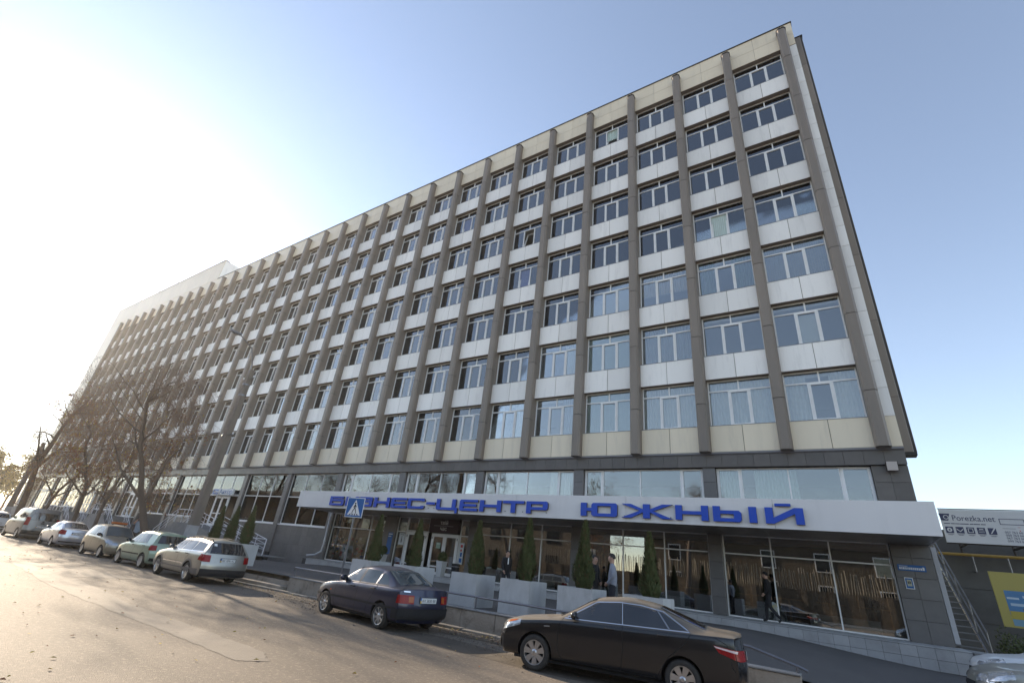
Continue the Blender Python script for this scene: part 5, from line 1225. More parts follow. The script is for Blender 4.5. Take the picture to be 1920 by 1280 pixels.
# ------------------------------------------------------------------ trees
m_twig = mat('twig_bark', (0.20, 0.135, 0.10), .9, var=.3, vscale=4)
m_lbr = mat('leaf_rust', (0.30, 0.115, 0.045), .8, var=.5, vscale=2.5, col2=(.17, .07, .03)); m_lye = mat('leaf_yellow', (0.40, 0.27, 0.03), .8, var=.5, vscale=2.0, col2=(.24, .20, .04)); m_lgr = mat('leaf_olive', (0.10, 0.10, 0.03), .8, var=.4, vscale=3)
def tree_meshes(seed, h, r0, lean, spread=1.0, droop=0.0, twigs=1.0, leaves=0, lmats=None, fork=.3, nmain=7, lsize=.07, maxd=4, shear=(0, 0), blen=1.0):
    rn = random.Random(seed); wood = MB(); fine = MB(); leaf = MB(); tips = []
    def rv(s): return Vector((rn.gauss(0, s), rn.gauss(0, s), rn.gauss(0, s)))
    def branch(p, d, L, r, depth):
        n = max(3, int(L / (.55 if depth < 2 else .25))); n = min(n, 9); pts = [p.copy()]; rs = [r]; dd = d.normalized(); nodes = []
        for i in range(n):
            g = Vector((0, 0, .10 if depth < 2 else -.10 * droop * (1 + depth * .4)))
            dd = (dd + rv(.13 + .05 * depth) + g).normalized(); p = p + dd * (L / n); pts.append(p.copy()); rs.append(r * (1 - .78 * (i + 1) / n) if depth else r * (1 - .5 * (i + 1) / n)); nodes.append((p.copy(), dd.copy(), rs[-1], (i + 1) / n))
        if r > .035: wood.tube(pts, rs, 8 if r > .1 else 6, False)
        else: fine.tube(pts, [max(.0042, q * .85) for q in rs], 3, False)
        if depth >= maxd: tips.extend(pts[1:]); return
        for (q, dq, rq, t) in nodes:
            if t < (.35 if depth == 0 else .2): continue
            k = {0: 1, 1: 2, 2: 2, 3: 2}.get(depth, 1)
            if depth >= 2: k = 1 + (rn.random() < .6 * twigs) + (rn.random() < .25 * twigs)
            for _ in range(k):
                a = dq.cross(rv(1)).normalized(); nd = (dq * rn.uniform(.25, .8) + a * rn.uniform(.6, 1.1) * spread + Vector((0, 0, .12 if depth < 2 else -.25 * droop))).normalized()
                if depth >= 2 and rn.random() > .8 * twigs: continue
                branch(q, nd, L * rn.uniform(.38, .62) * (1 if depth else .85 * blen), max(.006, rq * rn.uniform(.42, .68)), depth + 1)
        if depth == 0:
            for _ in range(nmain - 4):
                a = dd.cross(rv(1)).normalized(); branch(p, (dd + a * rn.uniform(.4, .9) * spread).normalized(), L * rn.uniform(.5, .7), rs[-1] * .75, 1)
    # the trunk itself
    p = Vector((0, 0, -.05)); lean = Vector(lean); pts = [p]; nseg = 7
    for i in range(nseg): p = p + Vector((lean.x + rn.gauss(0, .05), lean.y + rn.gauss(0, .05), 1.0)) * (h * fork / nseg); pts.append(p)
    wood.tube(pts, [r0 * (1.25 if i == 0 else 1.0 - .22 * i / nseg) for i in range(nseg + 1)], 12, False)
    d0 = Vector((lean.x, lean.y, 1)).normalized()
    branch(p, d0, h * (1 - fork) * .72, r0 * .76, 0)
    for k in range(2):
        a = Vector((rn.gauss(0, 1), rn.gauss(0, 1), 0)).normalized(); branch(p, (d0 + a * .75 * spread).normalized(), h * (1 - fork) * .5, r0 * .48, 1)
    ms = []
    for mb in (wood, fine): mb.v = [(x + shear[0] * max(0, z), y + shear[1] * max(0, z), z) for x, y, z in mb.v]
    tips = [Vector((q.x + shear[0] * q.z, q.y + shear[1] * q.z, q.z)) for q in tips]
    if leaves:
        for k in range(leaves):
            q = rn.choice(tips) + rv(.06); a = rv(1).normalized(); b = a.cross(rv(1)).normalized(); s_ = lsize * rn.uniform(.5, 1.2)
            leaf.m = rn.randrange(len(lmats)); leaf.add([q - a * s_, q + b * s_ * .55, q + a * s_, q - b * s_ * .55], [(0, 1, 2, 3)])
    return wood.mesh('trunk', m_bark, True), fine.mesh('crown', m_twig), (leaf.mesh('leaves', lmats) if leaves else None)
def tree(name, label, loc, ms, rotz=0, group=None, sc=1.0):
    t = thing(name, label, 'tree', loc, rotz, group); t.scale = (sc, sc, sc)
    obj('trunk', ms[0], t); obj('crown', ms[1], t)
    if ms[2]: obj('leaves', ms[2], t)
    return t
TA = tree_meshes(21, 9.6, .21, (0, 0, 0), 1.15, 1.2, 1.05, 900, [m_lbr, m_lye], .26, 8, .05, 4, (-.26, -.36), 1.45)
TB = tree_meshes(5, 7.6, .12, (.04, -.10, 0), 1.0, .7, .8, 1500, [m_lbr, m_lbr, m_lye], .33, 6, .075)
TC = tree_meshes(9, 9.0, .15, (.05, -.12, 0), 1.1, .7, .85, 5200, [m_lbr, m_lbr, m_lbr, m_lye], .30, 6, .06)
TD = tree_meshes(33, 11.0, .24, (.02, -.06, 0), 1.3, .3, 1.15, 0, None, .42, 7, .06, 4, (-.38, -.12))
TE = tree_meshes(14, 9.5, .20, (.02, -.05, 0), 1.1, .3, .9, 9000, [m_lye, m_lye, m_lgr], .28, 7, .16)
GT = 'street trees along the left pavement'
tree('bare_tree', 'large bare tree with a leaning trunk behind the green car', (-31.7, -8.5, .12), TA, 0, GT)
yt = tree('young_tree', 'thin tree with a limewashed foot just left of the large bare tree', (-34.6, -8.3, .12), TB, 1.2, GT, .85)
tree('young_tree', 'thin tree behind the small beige car', (-40.2, -8.5, .12), TB, 4.0, GT, 1.0)
tree('rust_leaved_tree', 'rust leaved tree between the two thin trees and the grey van', (-47.0, -7.6, .12), TC, .4, GT, 1.0)
tree('rust_leaved_tree', 'rust leaved tree directly behind the grey van', (-52.5, -8.3, .12), TC, 2.6, GT, .95)
tree('lopped_tree', 'dark lopped tree with bare limbs at the left edge', (-56.4, -8.5, .12), TD, 2.2, GT, 1.0)
tree('yellow_tree', 'yellow leaved tree at the far left end of the street', (-139, 4.0, .1), TE, 0, 'yellow trees far left', 1.15)
tree('yellow_tree', 'second yellow leaved tree beyond the far end of the block', (-152, 9.0, .1), TE, 2.0, 'yellow trees far left', 1.25)
tree('yellow_tree', 'farthest yellow leaved tree cut by the left edge', (-146, -3.0, .1), TE, 4.0, 'yellow trees far left', .95)
lw = MB(); lw.tube([(0, 0, -.03), (.01, -.03, .3), (.04, -.1, 1.0)], [.165, .145, .132], 12, False); lw.build('limewash_band', m_lime, yt, True)
# ------------------------------------------------------------------ other side of the street (seen in the glass)
m_brick = mat('old_brick', (.19, .145, .105), .9, var=.5, vscale=2.5, col2=(.12, .095, .07), bump=.6, bscale=14); m_rend = mat('ochre_render', (.13, .10, .07), .9, var=.25, vscale=.8); m_roofm = mat('slate_roof', (.12, .10, .085), .8, var=.3, vscale=2); m_stake = mat('weathered_stake', (.38, .33, .26), .85, var=.5, vscale=6)
Fw = thing('brick_wall', 'long brick wall with a stick fence on top across the street', 'wall', (0, -31, 0)); b = MB(); b.box(-200, -.2, -.1, 30, .2, 2.3); b.build('brickwork', m_brick, Fw)
b = MB()
for k in range(62): b.bbox(-95 + 2.0 * k, .2, -.1, -94.6 + 2.0 * k, .32, 2.35, .01)
b.build('buttress', m_brick, Fw)
b = MB(); rf = random.Random(8)
for k in range(640):
    x = -94 + .19 * k; b.tube([(x, .05, 2.3), (x + rf.uniform(-.12, .12), .05 + rf.uniform(-.05, .05), 3.85 + rf.uniform(-.15, .25))], .035, 4)
kind(b.build('stakes', m_stake, Fw), 'stuff')
Ho = thing('gabled_house', 'ochre house with a low gable across the street', 'house', (0, 0, 0)); b = MB(); b.box(-22, -52, -.1, 4, -40, 7.0); b.build('wall', m_rend, Ho)
b = MB(); b.prism([(-23.2, 6.95), (5.2, 6.95), (5.2, 7.2), (-9, 11.4), (-23.2, 7.2)], -53, -39.4, 'y'); rf_ = b.build('roof', m_roofm, Ho); b = MB(); b.box(-16, -45, 9, -15.2, -44.2, 11.4); b.build('chimney', m_brick, rf_)
for x in (-19, -14, -9, -4, 1):
    for z in (1.2, 4.2): b = MB(); b.box(x, -39.99, z, x + 1.4, -39.93, z + 1.8); w = b.build('window', m_pvc, Ho); b = MB(); b.box(x + .1, -39.925, z + .1, x + 1.3, -39.92, z + 1.7); b.build('pane', m_cglass, w)
Ho2 = thing('brick_block', 'long brick block farther along the opposite side', 'building', (0, 0, 0)); b = MB(); b.box(-220, -54, -.1, -32, -42, 10.0); b.build('wall', m_brick, Ho2); b = MB(); b.prism([(-41.2, 9.95), (-54.8, 9.95), (-48, 12.5)], -221, -31, 'x'); b.build('roof', m_roofm, Ho2)
for k in range(12):
    for z in (1.5, 5.0): b = MB(); b.box(-92 + 5 * k, -41.99, z, -90 + 5 * k, -41.93, z + 2); b.build('window', m_cglass, Ho2)
GO = 'trees across the street'
for k, (x, y, ms, rz, sc, lab) in enumerate(((-14, -27.6, TD, 1.0, 1.0, 'bare tree across the street opposite the canopy'), (-23, -27.8, TC, 3.0, 1.1, 'leafy tree across the street opposite the glass doors'), (-33, -27.5, TD, 4.4, 1.1, 'bare tree across the street opposite the steps'), (-46, -27.6, TC, 5.5, 1.2, 'leafy tree across the street opposite the pole'), (-62, -27.6, TD, .5, 1.1, 'bare tree across the street near the far end'))): tree('roadside_tree', lab, (x, y, .1), ms, rz, GO, sc)
# ------------------------------------------------------------------ right-hand neighbour
m_nb = mat('neighbour_concrete', (.13, .125, .12), .9, var=.25, vscale=1.2, dirt=(.07, .065, .06), dirt_amt=.5, dscale=.9); m_pipe = mat('yellow_pipe', (.42, .27, .06), .5)
Nb = thing('low_annex', 'low grey concrete annex to the right of the office block', 'building'); b = MB(); b.box(1.9, 9.0, -.1, 26, 16, 3.9); b.build('wall', m_nb, Nb)
for k in range(3):
    for j in range(6): b = MB(); b.bbox(1.92 + 4 * j, 8.96, .1 + 1.27 * k, 5.9 + 4 * j, 8.9995, 1.35 + 1.27 * k, .004); b.build('wall_panel', m_nb, Nb)
b = MB(); b.tube([(1.95, 8.7, 3.95), (24, 8.7, 3.95)], .06, 8); b.build('gas_pipe', m_pipe, Nb)
for x in (3.1, 4.2, 8): b = MB(); b.tube([(x, 8.7, 3.9), (x, 8.7, 3.3), (x, 8.98, 3.3)], .03, 6); b.build('pipe_bracket', m_steel, Nb)
b = MB(); b.box(2.2, 10, 3.9, 6.0, 15, 5.1); b.box(9.0, 10, 3.9, 26, 15, 5.2); b.build('roof_shed', m_nb, Nb)
# metal stair up the gable
T = thing('metal_stair', 'narrow grey metal stair climbing beside the gable wall', 'stairs', (0, 0, 0))
for k in range(19): b = MB(); b.box(.95, 2.1 + .32 * k, .25 + .19 * k, 1.78, 2.1 + .32 * k + .26, .28 + .19 * k); b.build('tread', m_steel, T)
for x in (.93, 1.80): b = MB(); b.prism([(2.0, .08), (2.25, .08), (8.3, 3.75), (8.1, 3.82)], x - .02, x + .02, 'x'); b.build('stringer', m_steel, T)
for dz in (.95, .5): b = MB(); b.tube([(1.82, 2.15, .2 + dz), (1.82, 8.1, 3.75 + dz)], .022, 6); b.build('rail_bar', m_steel, T)
for k in range(5): b = MB(); b.tube([(1.82, 2.15 + 1.48 * k, .2 + .887 * k), (1.82, 2.15 + 1.48 * k, 1.15 + .887 * k)], .02, 6); b.build('rail_post', m_steel, T)
# white downpipe cover on the corner
b = MB(); b.bbox(.80, .60, .75, .93, .78, 3.42, .006); b.build('corner_duct', mat('duct_grey', (.42, .41, .42), .5, var=.1), Bd)
# billboard on posts
Bb = thing('advert_billboard', 'white billboard reading Porezka.net above the annex', 'billboard', (0, 0, 0)); m_bb = mat('billboard_white', (.56, .56, .58), .5, var=.06); m_navy = mat('print_navy', (.025, .03, .085), .5)
b = MB(); b.bbox(2.02, 5.95, 4.14, 7.2, 6.02, 5.40, .006); b.build('panel', m_bb, Bb)
b = MB(); b.tube([(2.0, 6.0, 5.43), (7.2, 6.0, 5.43)], .02, 6); b.tube([(2.0, 6.0, 4.12), (7.2, 6.0, 4.12)], .025, 6); b.build('frame', m_cap, Bb)
for x in (2.9, 4.6, 6.3): b = MB(); b.tube([(x, 9.2, 3.9), (x, 9.2, 5.2), (x, 6.1, 5.3)], .05, 8); b.tube([(x, 9.2, 4.3), (x, 6.1, 4.3)], .05, 8); b.build('post', m_cap, Bb)
text('Porezka.net', .30, 'lettering', m_navy, Bb, (2.54, 5.947, 4.98), depth=.003, width=1.26)
b = MB(); b.prism([(2.20, 4.97), (2.42, 4.97), (2.50, 5.24), (2.16, 5.24)], 5.942, 5.9485, 'y'); lg = b.build('logo', m_navy, Bb); b = MB(); b.lathe([(.085, 0), (.06, 0)], (2.37, 5.939, 5.10), 'y', 16); b.build('logo_mark', m_bb, Bb)
b = MB(); x = 2.26
for w in (.22, .14, .05, .10, .30, .12, .22, .16): b.box(x, 5.944, 4.845, x + w * .86, 5.9485, 4.875); x += w * .96
b.build('small_print', m_navy, Bb)
for k in range(5):
    x = 2.26 + .315 * k; b = MB(); b.box(x, 5.943, 4.50, x + .235, 5.9485, 4.74); ic = b.build('icon', m_navy, Bb); b = MB()
    if k == 0: b.lathe([(.08, 0), (.03, 0)], (x + .118, 5.940, 4.62), 'y', 14)
    elif k == 1: b.prism([(x + .02, 4.68), (x + .118, 4.59), (x + .215, 4.68), (x + .215, 4.64), (x + .118, 4.55), (x + .02, 4.64)], 5.938, 5.942, 'y')
    elif k == 2: b.box(x + .04, 5.938, 4.54, x + .06, 5.942, 4.70); b.box(x + .175, 5.938, 4.54, x + .195, 5.942, 4.70); b.box(x + .06, 5.938, 4.68, x + .175, 5.942, 4.70); b.box(x + .06, 5.938, 4.54, x + .175, 5.942, 4.56)
    elif k == 3: b.box(x + .06, 5.938, 4.67, x + .18, 5.942, 4.70); b.box(x + .03, 5.938, 4.62, x + .205, 5.942, 4.635); b.box(x + .03, 5.938, 4.56, x + .205, 5.942, 4.575)
    else: b.prism([(x + .05, 4.53), (x + .08, 4.53), (x + .235, 4.74), (x + .18, 4.74)], 5.938, 5.942, 'y')
    b.build('icon_mark', m_bb, ic); b = MB(); b.box(x + .02, 5.944, 4.455, x + .22, 5.9485, 4.468); b.box(x + .04, 5.944, 4.425, x + .18, 5.9485, 4.438); b.build('small_print', m_navy, Bb)
b = MB(); b.box(3.92, 5.944, 4.88, 4.62, 5.9485, 4.90); b.box(3.92, 5.944, 5.08, 4.62, 5.9485, 5.10); b.box(3.92, 5.944, 4.90, 3.94, 5.9485, 5.08); b.box(4.60, 5.944, 4.90, 4.62, 5.9485, 5.08); b.box(3.95, 5.944, 4.74, 4.32, 5.9485, 4.75); b.build('outline_box', m_navy, Bb)
b = MB(); b.box(4.38, 5.944, 4.79, 4.46, 5.9485, 4.80); b.box(4.41, 5.944, 4.65, 4.43, 5.9485, 4.70); b.build('red_mark', m_pred, Bb)
for k, s_ in enumerate(('057 763 66 66', '050 763 66 66', '067 763 66 66', '099 763 66 66')): text(s_, .11, 'lettering', m_navy, Bb, (3.98, 5.947, 4.57 - .105 * k), depth=.002)
for ch in Bb.children:
    if ch.name.split('.')[0] not in ('panel', 'frame', 'post'): ch.location.x -= .17
# yellow billboard with a landscape picture
Yb = thing('yellow_billboard', 'yellow board with a landscape picture at the right edge', 'billboard'); m_yb = mat('board_yellow', (.36, .30, .075), .5)
b = MB(); b.bbox(2.62, 4.0, 1.36, 6.2, 4.06, 3.05, .006); b.build('panel', m_yb, Yb)
for nme, x0, z0, x1, z1, m in (('picture_sky', 2.87, 1.75, 6.0, 2.48, mat('pic_sky', (.06, .20, .42), .4, var=.3, vscale=2)), ('picture_cloud', 2.9, 2.22, 3.2, 2.28, mat('pic_cloud', (.42, .5, .58), .5)), ('picture_cloud', 3.3, 2.28, 3.9, 2.35, mat('pic_cloud', (.42, .5, .58), .5)), ('picture_cloud', 2.95, 2.02, 3.6, 2.10, mat('pic_haze', (.35, .45, .55), .5)), ('picture_field', 2.88, 1.62, 6.0, 1.86, mat('pic_field', (.38, .30, .04), .5)), ('picture_water', 2.88, 1.42, 6.0, 1.618, mat('pic_water', (.12, .25, .36), .3)), ('picture_truck', 3.22, 1.62, 6.0, 1.96, mat('pic_truck', (.14, .035, .03), .5))):
    yy = {'picture_sky': .003, 'picture_cloud': .006, 'picture_field': .006, 'picture_water': .003, 'picture_truck': .009}[nme]
    b = MB(); b.box(x0, 4.0 - yy, z0, x1, 4.0 - yy + .0025, z1); b.build(nme, m, Yb)
for x in (3.2, 5.8): b = MB(); b.tube([(x, 4.12, .0), (x, 4.12, 3.0)], .05, 8); b.build('post', m_cap, Yb)
# low wall, boulder and bush by the corner
Lw = thing('low_wall', 'short sloping concrete wall at the end of the tiled ledge', 'wall'); b = MB(); b.prism([(.96, -.9), (2.35, -1.3), (2.6, -.4), (.96, .55)], .0, .60); b.build('block', m_conc, Lw); b = MB(); b.prism([(.955, -.95), (2.4, -1.36), (2.66, -.4), (.955, .57)], .602, .65); b.build('cap', m_conc, Lw)
def rock(name, label, loc, r, seed):
    rn = random.Random(seed); bm = bmesh.new(); bmesh.ops.create_icosphere(bm, subdivisions=2, radius=r)
    for v in bm.verts: v.co *= 1 + rn.uniform(-.12, .12); v.co.z *= .7
    me = bpy.data.meshes.new(name); bm.to_mesh(me); bm.free(); me.materials.append(m_conc); o = obj(name, me, None, loc); return tag(o, label, 'boulder')
rock('boulder', 'rounded concrete lump in front of the low wall', (1.3, -2.0, .18), .26, 2)
Bu = thing('bush', 'dark green bush under the yellow billboard', 'bush', (2.75, 3.1, .06)); 
def bush_mesh(r, h, n, seed):
    rn = random.Random(seed); q = MB()
    for k in range(n):
        d = Vector((rn.gauss(0, 1), rn.gauss(0, 1), rn.gauss(0, .8))).normalized(); d.z = abs(d.z); p = Vector((d.x * r, d.y * r, d.z * h)) * (rn.random() ** .35) * (1 + .18 * math.sin(5 * d.x + seed) + .12 * math.sin(9 * d.y)); a = Vector((rn.gauss(0, 1), rn.gauss(0, 1), rn.gauss(0, 1))).normalized(); b2 = a.cross(d).normalized(); s_ = rn.uniform(.03, .06)
        q.m = rn.random() < .3; q.add([p - a * s_, p + b2 * s_ * .5, p + a * s_, p - b2 * s_ * .5], [(0, 1, 2, 3)])
    return q.mesh('crown', [m_thuja, m_thuja2])
obj('crown', bush_mesh(.75, 1.15, 3800, 4), Bu); obj('trunk', stem_me, Bu)

# ------------------------------------------------------------------ gravel, leaves, puddle, road repairs
def gp(px, py):
    """ground point seen at a photograph pixel (1920 wide)"""
    d = _r * ((px - 960) / 868.22) + _dn * ((py - 640) / 868.22) + _f; s_ = -1.45 / d.z; return (-1.709 + d.x * s_, -20.489 + d.y * s_)
def rough(pts, seed, n=8, j=.035):
    rn = random.Random(seed); out = []
    for a, c in zip(pts, pts[1:] + pts[:1]):
        for k in range(n): out.append((a[0] + (c[0] - a[0]) * k / n + rn.uniform(-j, j), a[1] + (c[1] - a[1]) * k / n + rn.uniform(-j, j)))
    return out
patch('road_patch', rough([gp(*q) for q in ((20, 1053), (120, 1057), (260, 1086), (140, 1081), (240, 1130), (380, 1180), (495, 1222), (505, 1240), (440, 1238), (320, 1187), (190, 1137), (85, 1093))][::-1], 1), .004, m_patch)
m_crack = mat('tar_crack', (.035, .03, .027), .7)
for pts, w in (([gp(60, 1268), gp(230, 1255), gp(430, 1242)], .03), ([gp(110, 1085), gp(270, 1090), gp(420, 1115)], .05)):
    b = MB(); L_ = []
    for i, (x, y) in enumerate(pts): L_.append((x, y))
    vs = []; 
    for i, (x, y) in enumerate(L_): vs += [(x, y - w / 2, .012), (x, y + w / 2, .012)]
    b.add(vs, [(2 * i, 2 * i + 2, 2 * i + 3, 2 * i + 1) for i in range(len(L_) - 1)]); kind(b.build('road_crack', m_crack), 'structure')
def blob(name, cx, cy, rx, ry, z, m, seed):
    rn = random.Random(seed); ph = [rn.uniform(0, 6.28) for _ in range(4)]; P = []
    for k in range(40):
        t = 6.283 * k / 40; f = 1 + .16 * math.sin(2 * t + ph[0]) + .12 * math.sin(3 * t + ph[1]) + .08 * math.sin(7 * t + ph[2]); P.append((cx + rx * f * math.cos(t), cy + ry * f * math.sin(t)))
    return patch(name, P, z, m)
blob('puddle', -8.3, -10.85, 2.6, .38, .006, m_wet, 3); blob('puddle', -12.4, -10.75, 1.3, .22, .006, m_wet, 5); blob('dirt_patch', -13.5, -10.9, 3.6, .45, .003, m_earth, 7); blob('dirt_patch', -7.8, -12.2, 2.6, .5, .003, m_earth, 9)
m_gravel = mat('gravel_stone', (.15, .125, .10), .9, var=.5, vscale=30, col2=(.12, .10, .08))
b = MB(); rg = random.Random(12)
for k in range(5200):
    if rg.random() < .55: x = rg.uniform(-16, -5); y = -11.0 + rg.gauss(0, .45) - .05 * (x + 16)
    else: x = rg.uniform(-27, -3); y = -10.55 + rg.gauss(0, .2)
    if y > -10.42 or y < -14: continue
    s_ = rg.uniform(.004, .012) * (2 if rg.random() < .05 else 1); z = .003
    vs = [(x + s_ * rg.uniform(-1, 1) , y + s_ * rg.uniform(-1, 1), z + s_ * rg.uniform(.8, 1.5))] + [(x + s_ * 1.3 * math.cos(a) * rg.uniform(.7, 1.2), y + s_ * 1.3 * math.sin(a) * rg.uniform(.7, 1.2), z - .002) for a in (0, 1.57, 3.14, 4.71)]
    b.add(vs, [(0, 1, 2), (0, 2, 3), (0, 3, 4), (0, 4, 1)])
o = b.build('gravel', m_gravel); kind(o, 'stuff'); o['label'] = 'loose gravel strewn along the road edge'; o['category'] = 'gravel'
b = MB()
for k in range(1500):
    u = rg.random()
    if u < .7: x = rg.uniform(-60, -3); y = -10.35 - abs(rg.gauss(0, .45))
    else: x = rg.uniform(-45, -4); y = rg.uniform(-19, -11)
    s_ = rg.uniform(.018, .04); a = rg.uniform(0, 6.28); c_, n_ = math.cos(a), math.sin(a); z = .014
    b.m = rg.randrange(2); b.add([(x - c_ * s_, y - n_ * s_, z), (x + n_ * s_ * .6, y - c_ * s_ * .6, z + rg.uniform(0, .02)), (x + c_ * s_, y + n_ * s_, z + rg.uniform(0, .01)), (x - n_ * s_ * .6, y + c_ * s_ * .6, z + rg.uniform(0, .02))], [(0, 1, 2, 3)])
o = b.build('fallen_leaves', [m_lbr, m_lye]); kind(o, 'stuff'); o['label'] = 'scattered fallen autumn leaves along the kerb'; o['category'] = 'leaves'
# ------------------------------------------------------------------ people
m_skin = mat('skin', (.42, .25, .18), .55); m_hair = mat('dark_hair', (.018, .013, .010), .6); m_shoe = mat('black_shoe', (.012, .012, .012), .4)
def cloth(n, c): return mat('cloth_' + n, c, .9, var=.25, vscale=14, bump=.15, bscale=30)
def person(label, loc, rotz, top, trousers, J, hairm=m_hair, cap=False, scale=1.0, extra=None, sleeve=True, shirt=None):
    """facing +x locally. J overrides joint positions."""
    t = thing('person', label, 'person', loc, rotz); t.scale = (scale,) * 3
    P = dict(pelvis=(0, 0, .96), waist=(.0, 0, 1.10), chest=(.015, 0, 1.30), neck=(.01, 0, 1.475), head0=(.025, 0, 1.55), head1=(.03, 0, 1.63), head2=(.02, 0, 1.70), nose=(.125, 0, 1.605),
             shL=(0, .175, 1.42), elL=(-.02, .215, 1.16), wrL=(.05, .205, .93), haL=(.07, .20, .86), shR=(0, -.175, 1.42), elR=(-.02, -.215, 1.16), wrR=(.05, -.205, .93), haR=(.07, -.20, .86),
             hiL=(0, .09, .92), knL=(.02, .10, .50), anL=(0, .10, .09), toL=(.15, .115, .035), hiR=(0, -.09, .92), knR=(.02, -.10, .50), anR=(0, -.10, .09), toR=(.15, -.115, .035))
    P.update(J or {})
    R = dict(pelvis=(.165, .12), waist=(.155, .11), chest=(.18, .125), neck=(.062, .062), head0=(.075, .085), head1=(.085, .10), head2=(.065, .08), nose=(.016, .02), shL=(.075, .075), elL=(.056, .056), wrL=(.038, .034), haL=(.042, .022), shR=(.075, .075), elR=(.056, .056), wrR=(.038, .034), haR=(.042, .022), hiL=(.10, .10), knL=(.072, .072), anL=(.055, .055), toL=(.045, .035), hiR=(.10, .10), knR=(.072, .072), anR=(.055, .055), toR=(.045, .035))
    E = [('pelvis', 'waist', 1), ('waist', 'chest', 1), ('chest', 'neck', 1), ('neck', 'head0', 0), ('head0', 'head1', 0), ('head1', 'head2', 0), ('head1', 'nose', 0), ('chest', 'shL', 1), ('shL', 'elL', 1), ('elL', 'wrL', 1 if sleeve else 0), ('wrL', 'haL', 0), ('chest', 'shR', 1), ('shR', 'elR', 1), ('elR', 'wrR', 1 if sleeve else 0), ('wrR', 'haR', 0), ('pelvis', 'hiL', 2), ('hiL', 'knL', 2), ('knL', 'anL', 2), ('anL', 'toL', 3), ('pelvis', 'hiR', 2), ('hiR', 'knR', 2), ('knR', 'anR', 2), ('anR', 'toR', 3)]
    # fingers: four from the palm end, a thumb from its side
    for s in 'LR':
        h = Vector(P['ha' + s]); w = Vector(P['wr' + s]); d = (h - w).normalized(); sd = d.cross(Vector((0, 1, 0))).normalized(); sd = sd if sd.length > .1 else Vector((1, 0, 0)); inw = Vector((0, -1 if s == 'L' else 1, 0))
        for k, L in enumerate((.062, .072, .068, .052)):
            b0 = h + d * .025 + sd * (.027 - .018 * k); m1 = b0 + d * L * .55 + inw * .006; e1 = m1 + d * L * .42 + inw * .022
            for nme, v in (('f%s%da' % (s, k), b0), ('f%s%db' % (s, k), m1), ('f%s%dc' % (s, k), e1)): P[nme] = tuple(v); R[nme] = (.0095, .0095)
            E += [('ha' + s, 'f%s%da' % (s, k), 0), ('f%s%da' % (s, k), 'f%s%db' % (s, k), 0), ('f%s%db' % (s, k), 'f%s%dc' % (s, k), 0)]
        P['t%sa' % s] = tuple(h - d * .02 + sd * .045 + inw * .01); P['t%sb' % s] = tuple(h + d * .025 + sd * .06 + inw * .025); R['t%sa' % s] = R['t%sb' % s] = (.011, .011); E += [('ha' + s, 't%sa' % s, 0), ('t%sa' % s, 't%sb' % s, 0)]
    names = list(P); idx = {n: i for i, n in enumerate(names)}
    me = bpy.data.meshes.new('sk'); me.from_pydata([P[n] for n in names], [(idx[a], idx[b]) for a, b, _ in E], [])
    o = bpy.data.objects.new('sk', me); COL.objects.link(o); sm = o.modifiers.new('s', 'SKIN'); sm.use_smooth_shade = True
    if not me.skin_vertices: bpy.context.view_layer.update()
    for n in names:
        sv = me.skin_vertices[0].data[idx[n]]; sv.radius = R[n]; sv.use_root = n == 'pelvis'
    sb = o.modifiers.new('u', 'SUBSURF'); sb.levels = 1; sb.render_levels = 1
    dg = bpy.context.evaluated_depsgraph_get(); dg.update(); res = bpy.data.meshes.new_from_object(o.evaluated_get(dg)); bpy.data.objects.remove(o)
    res.name = 'body'; res.materials.clear()
    for m in (m_skin, top, trousers, m_shoe): res.materials.append(m)
    segs = [(np.array(P[a]), np.array(P[b]), k, (R[a][0] + R[b][0]) / 2) for a, b, k in E]
    mi = []
    for f in res.polygons:
        c = np.array(f.center); best = (9, 0)
        for a, b, k, r in segs:
            ab = b - a; u = max(0, min(1, (c - a) @ ab / (ab @ ab + 1e-9))); dd = np.linalg.norm(c - a - u * ab) - r
            if dd < best[0]: best = (dd, k)
        k = best[1]
        if k == 2 and c[2] > .93: k = 1
        if k == 1 and abs(c[1]) < .12 and c[2] < .90 and abs(c[1]) < .1: k = 2
        if k == 1 and c[2] > 1.475 and abs(c[1]) < .07: k = 0
        mi.append(k)
    res.polygons.foreach_set('material_index', mi); res.polygons.foreach_set('use_smooth', [True] * len(res.polygons)); obj('body', res, t)
    hx, hy, hz = P['head1']
    b = MB(); vs = []; fs = []   # hair cap
    n = 14; rows = 6
    for j in range(rows + 1):
        ph = (math.pi / 2) * 1.25 * j / rows
        for i in range(n):
            th = 2 * math.pi * i / n; ex = .108 if math.cos(th) < 0 else .100; lim = 1.0 if math.cos(th) < .45 else .55
            p = min(ph, (math.pi / 2) * 1.25 * lim); vs.append((hx - .012 + ex * math.sin(p) * math.cos(th), hy + .088 * math.sin(p) * math.sin(th), hz + .02 + .108 * math.cos(p)))
    for j in range(rows):
        for i in range(n): fs.append((j * n + i, (j + 1) * n + i, (j + 1) * n + (i + 1) % n, j * n + (i + 1) % n))
    b.add(vs, fs); b.build('cap' if cap else 'hair', hairm, t, True)
    if cap: b = MB(); b.prism([(hx + .06, -.07 + hy), (hx + .17, -.05 + hy), (hx + .18, .05 + hy), (hx + .06, .07 + hy)], hz + .055, hz + .068); b.build('cap_peak', hairm, t)
    for sg in (-1, 1):
        b = MB(); b.lathe([(0, -.012), (.010, -.006), (.012, 0), (.010, .006), (0, .012)], (hx + .088, hy + sg * .032, hz + .0), 'x', 8); b.build('eye', m_hair, t)
        b = MB(); b.lathe([(0, -.014), (.022, -.008), (.026, .004), (.018, .014), (0, .014)], (hx - .01, hy + sg * .088, hz - .01), 'y', 8); b.build('ear', m_skin, t)
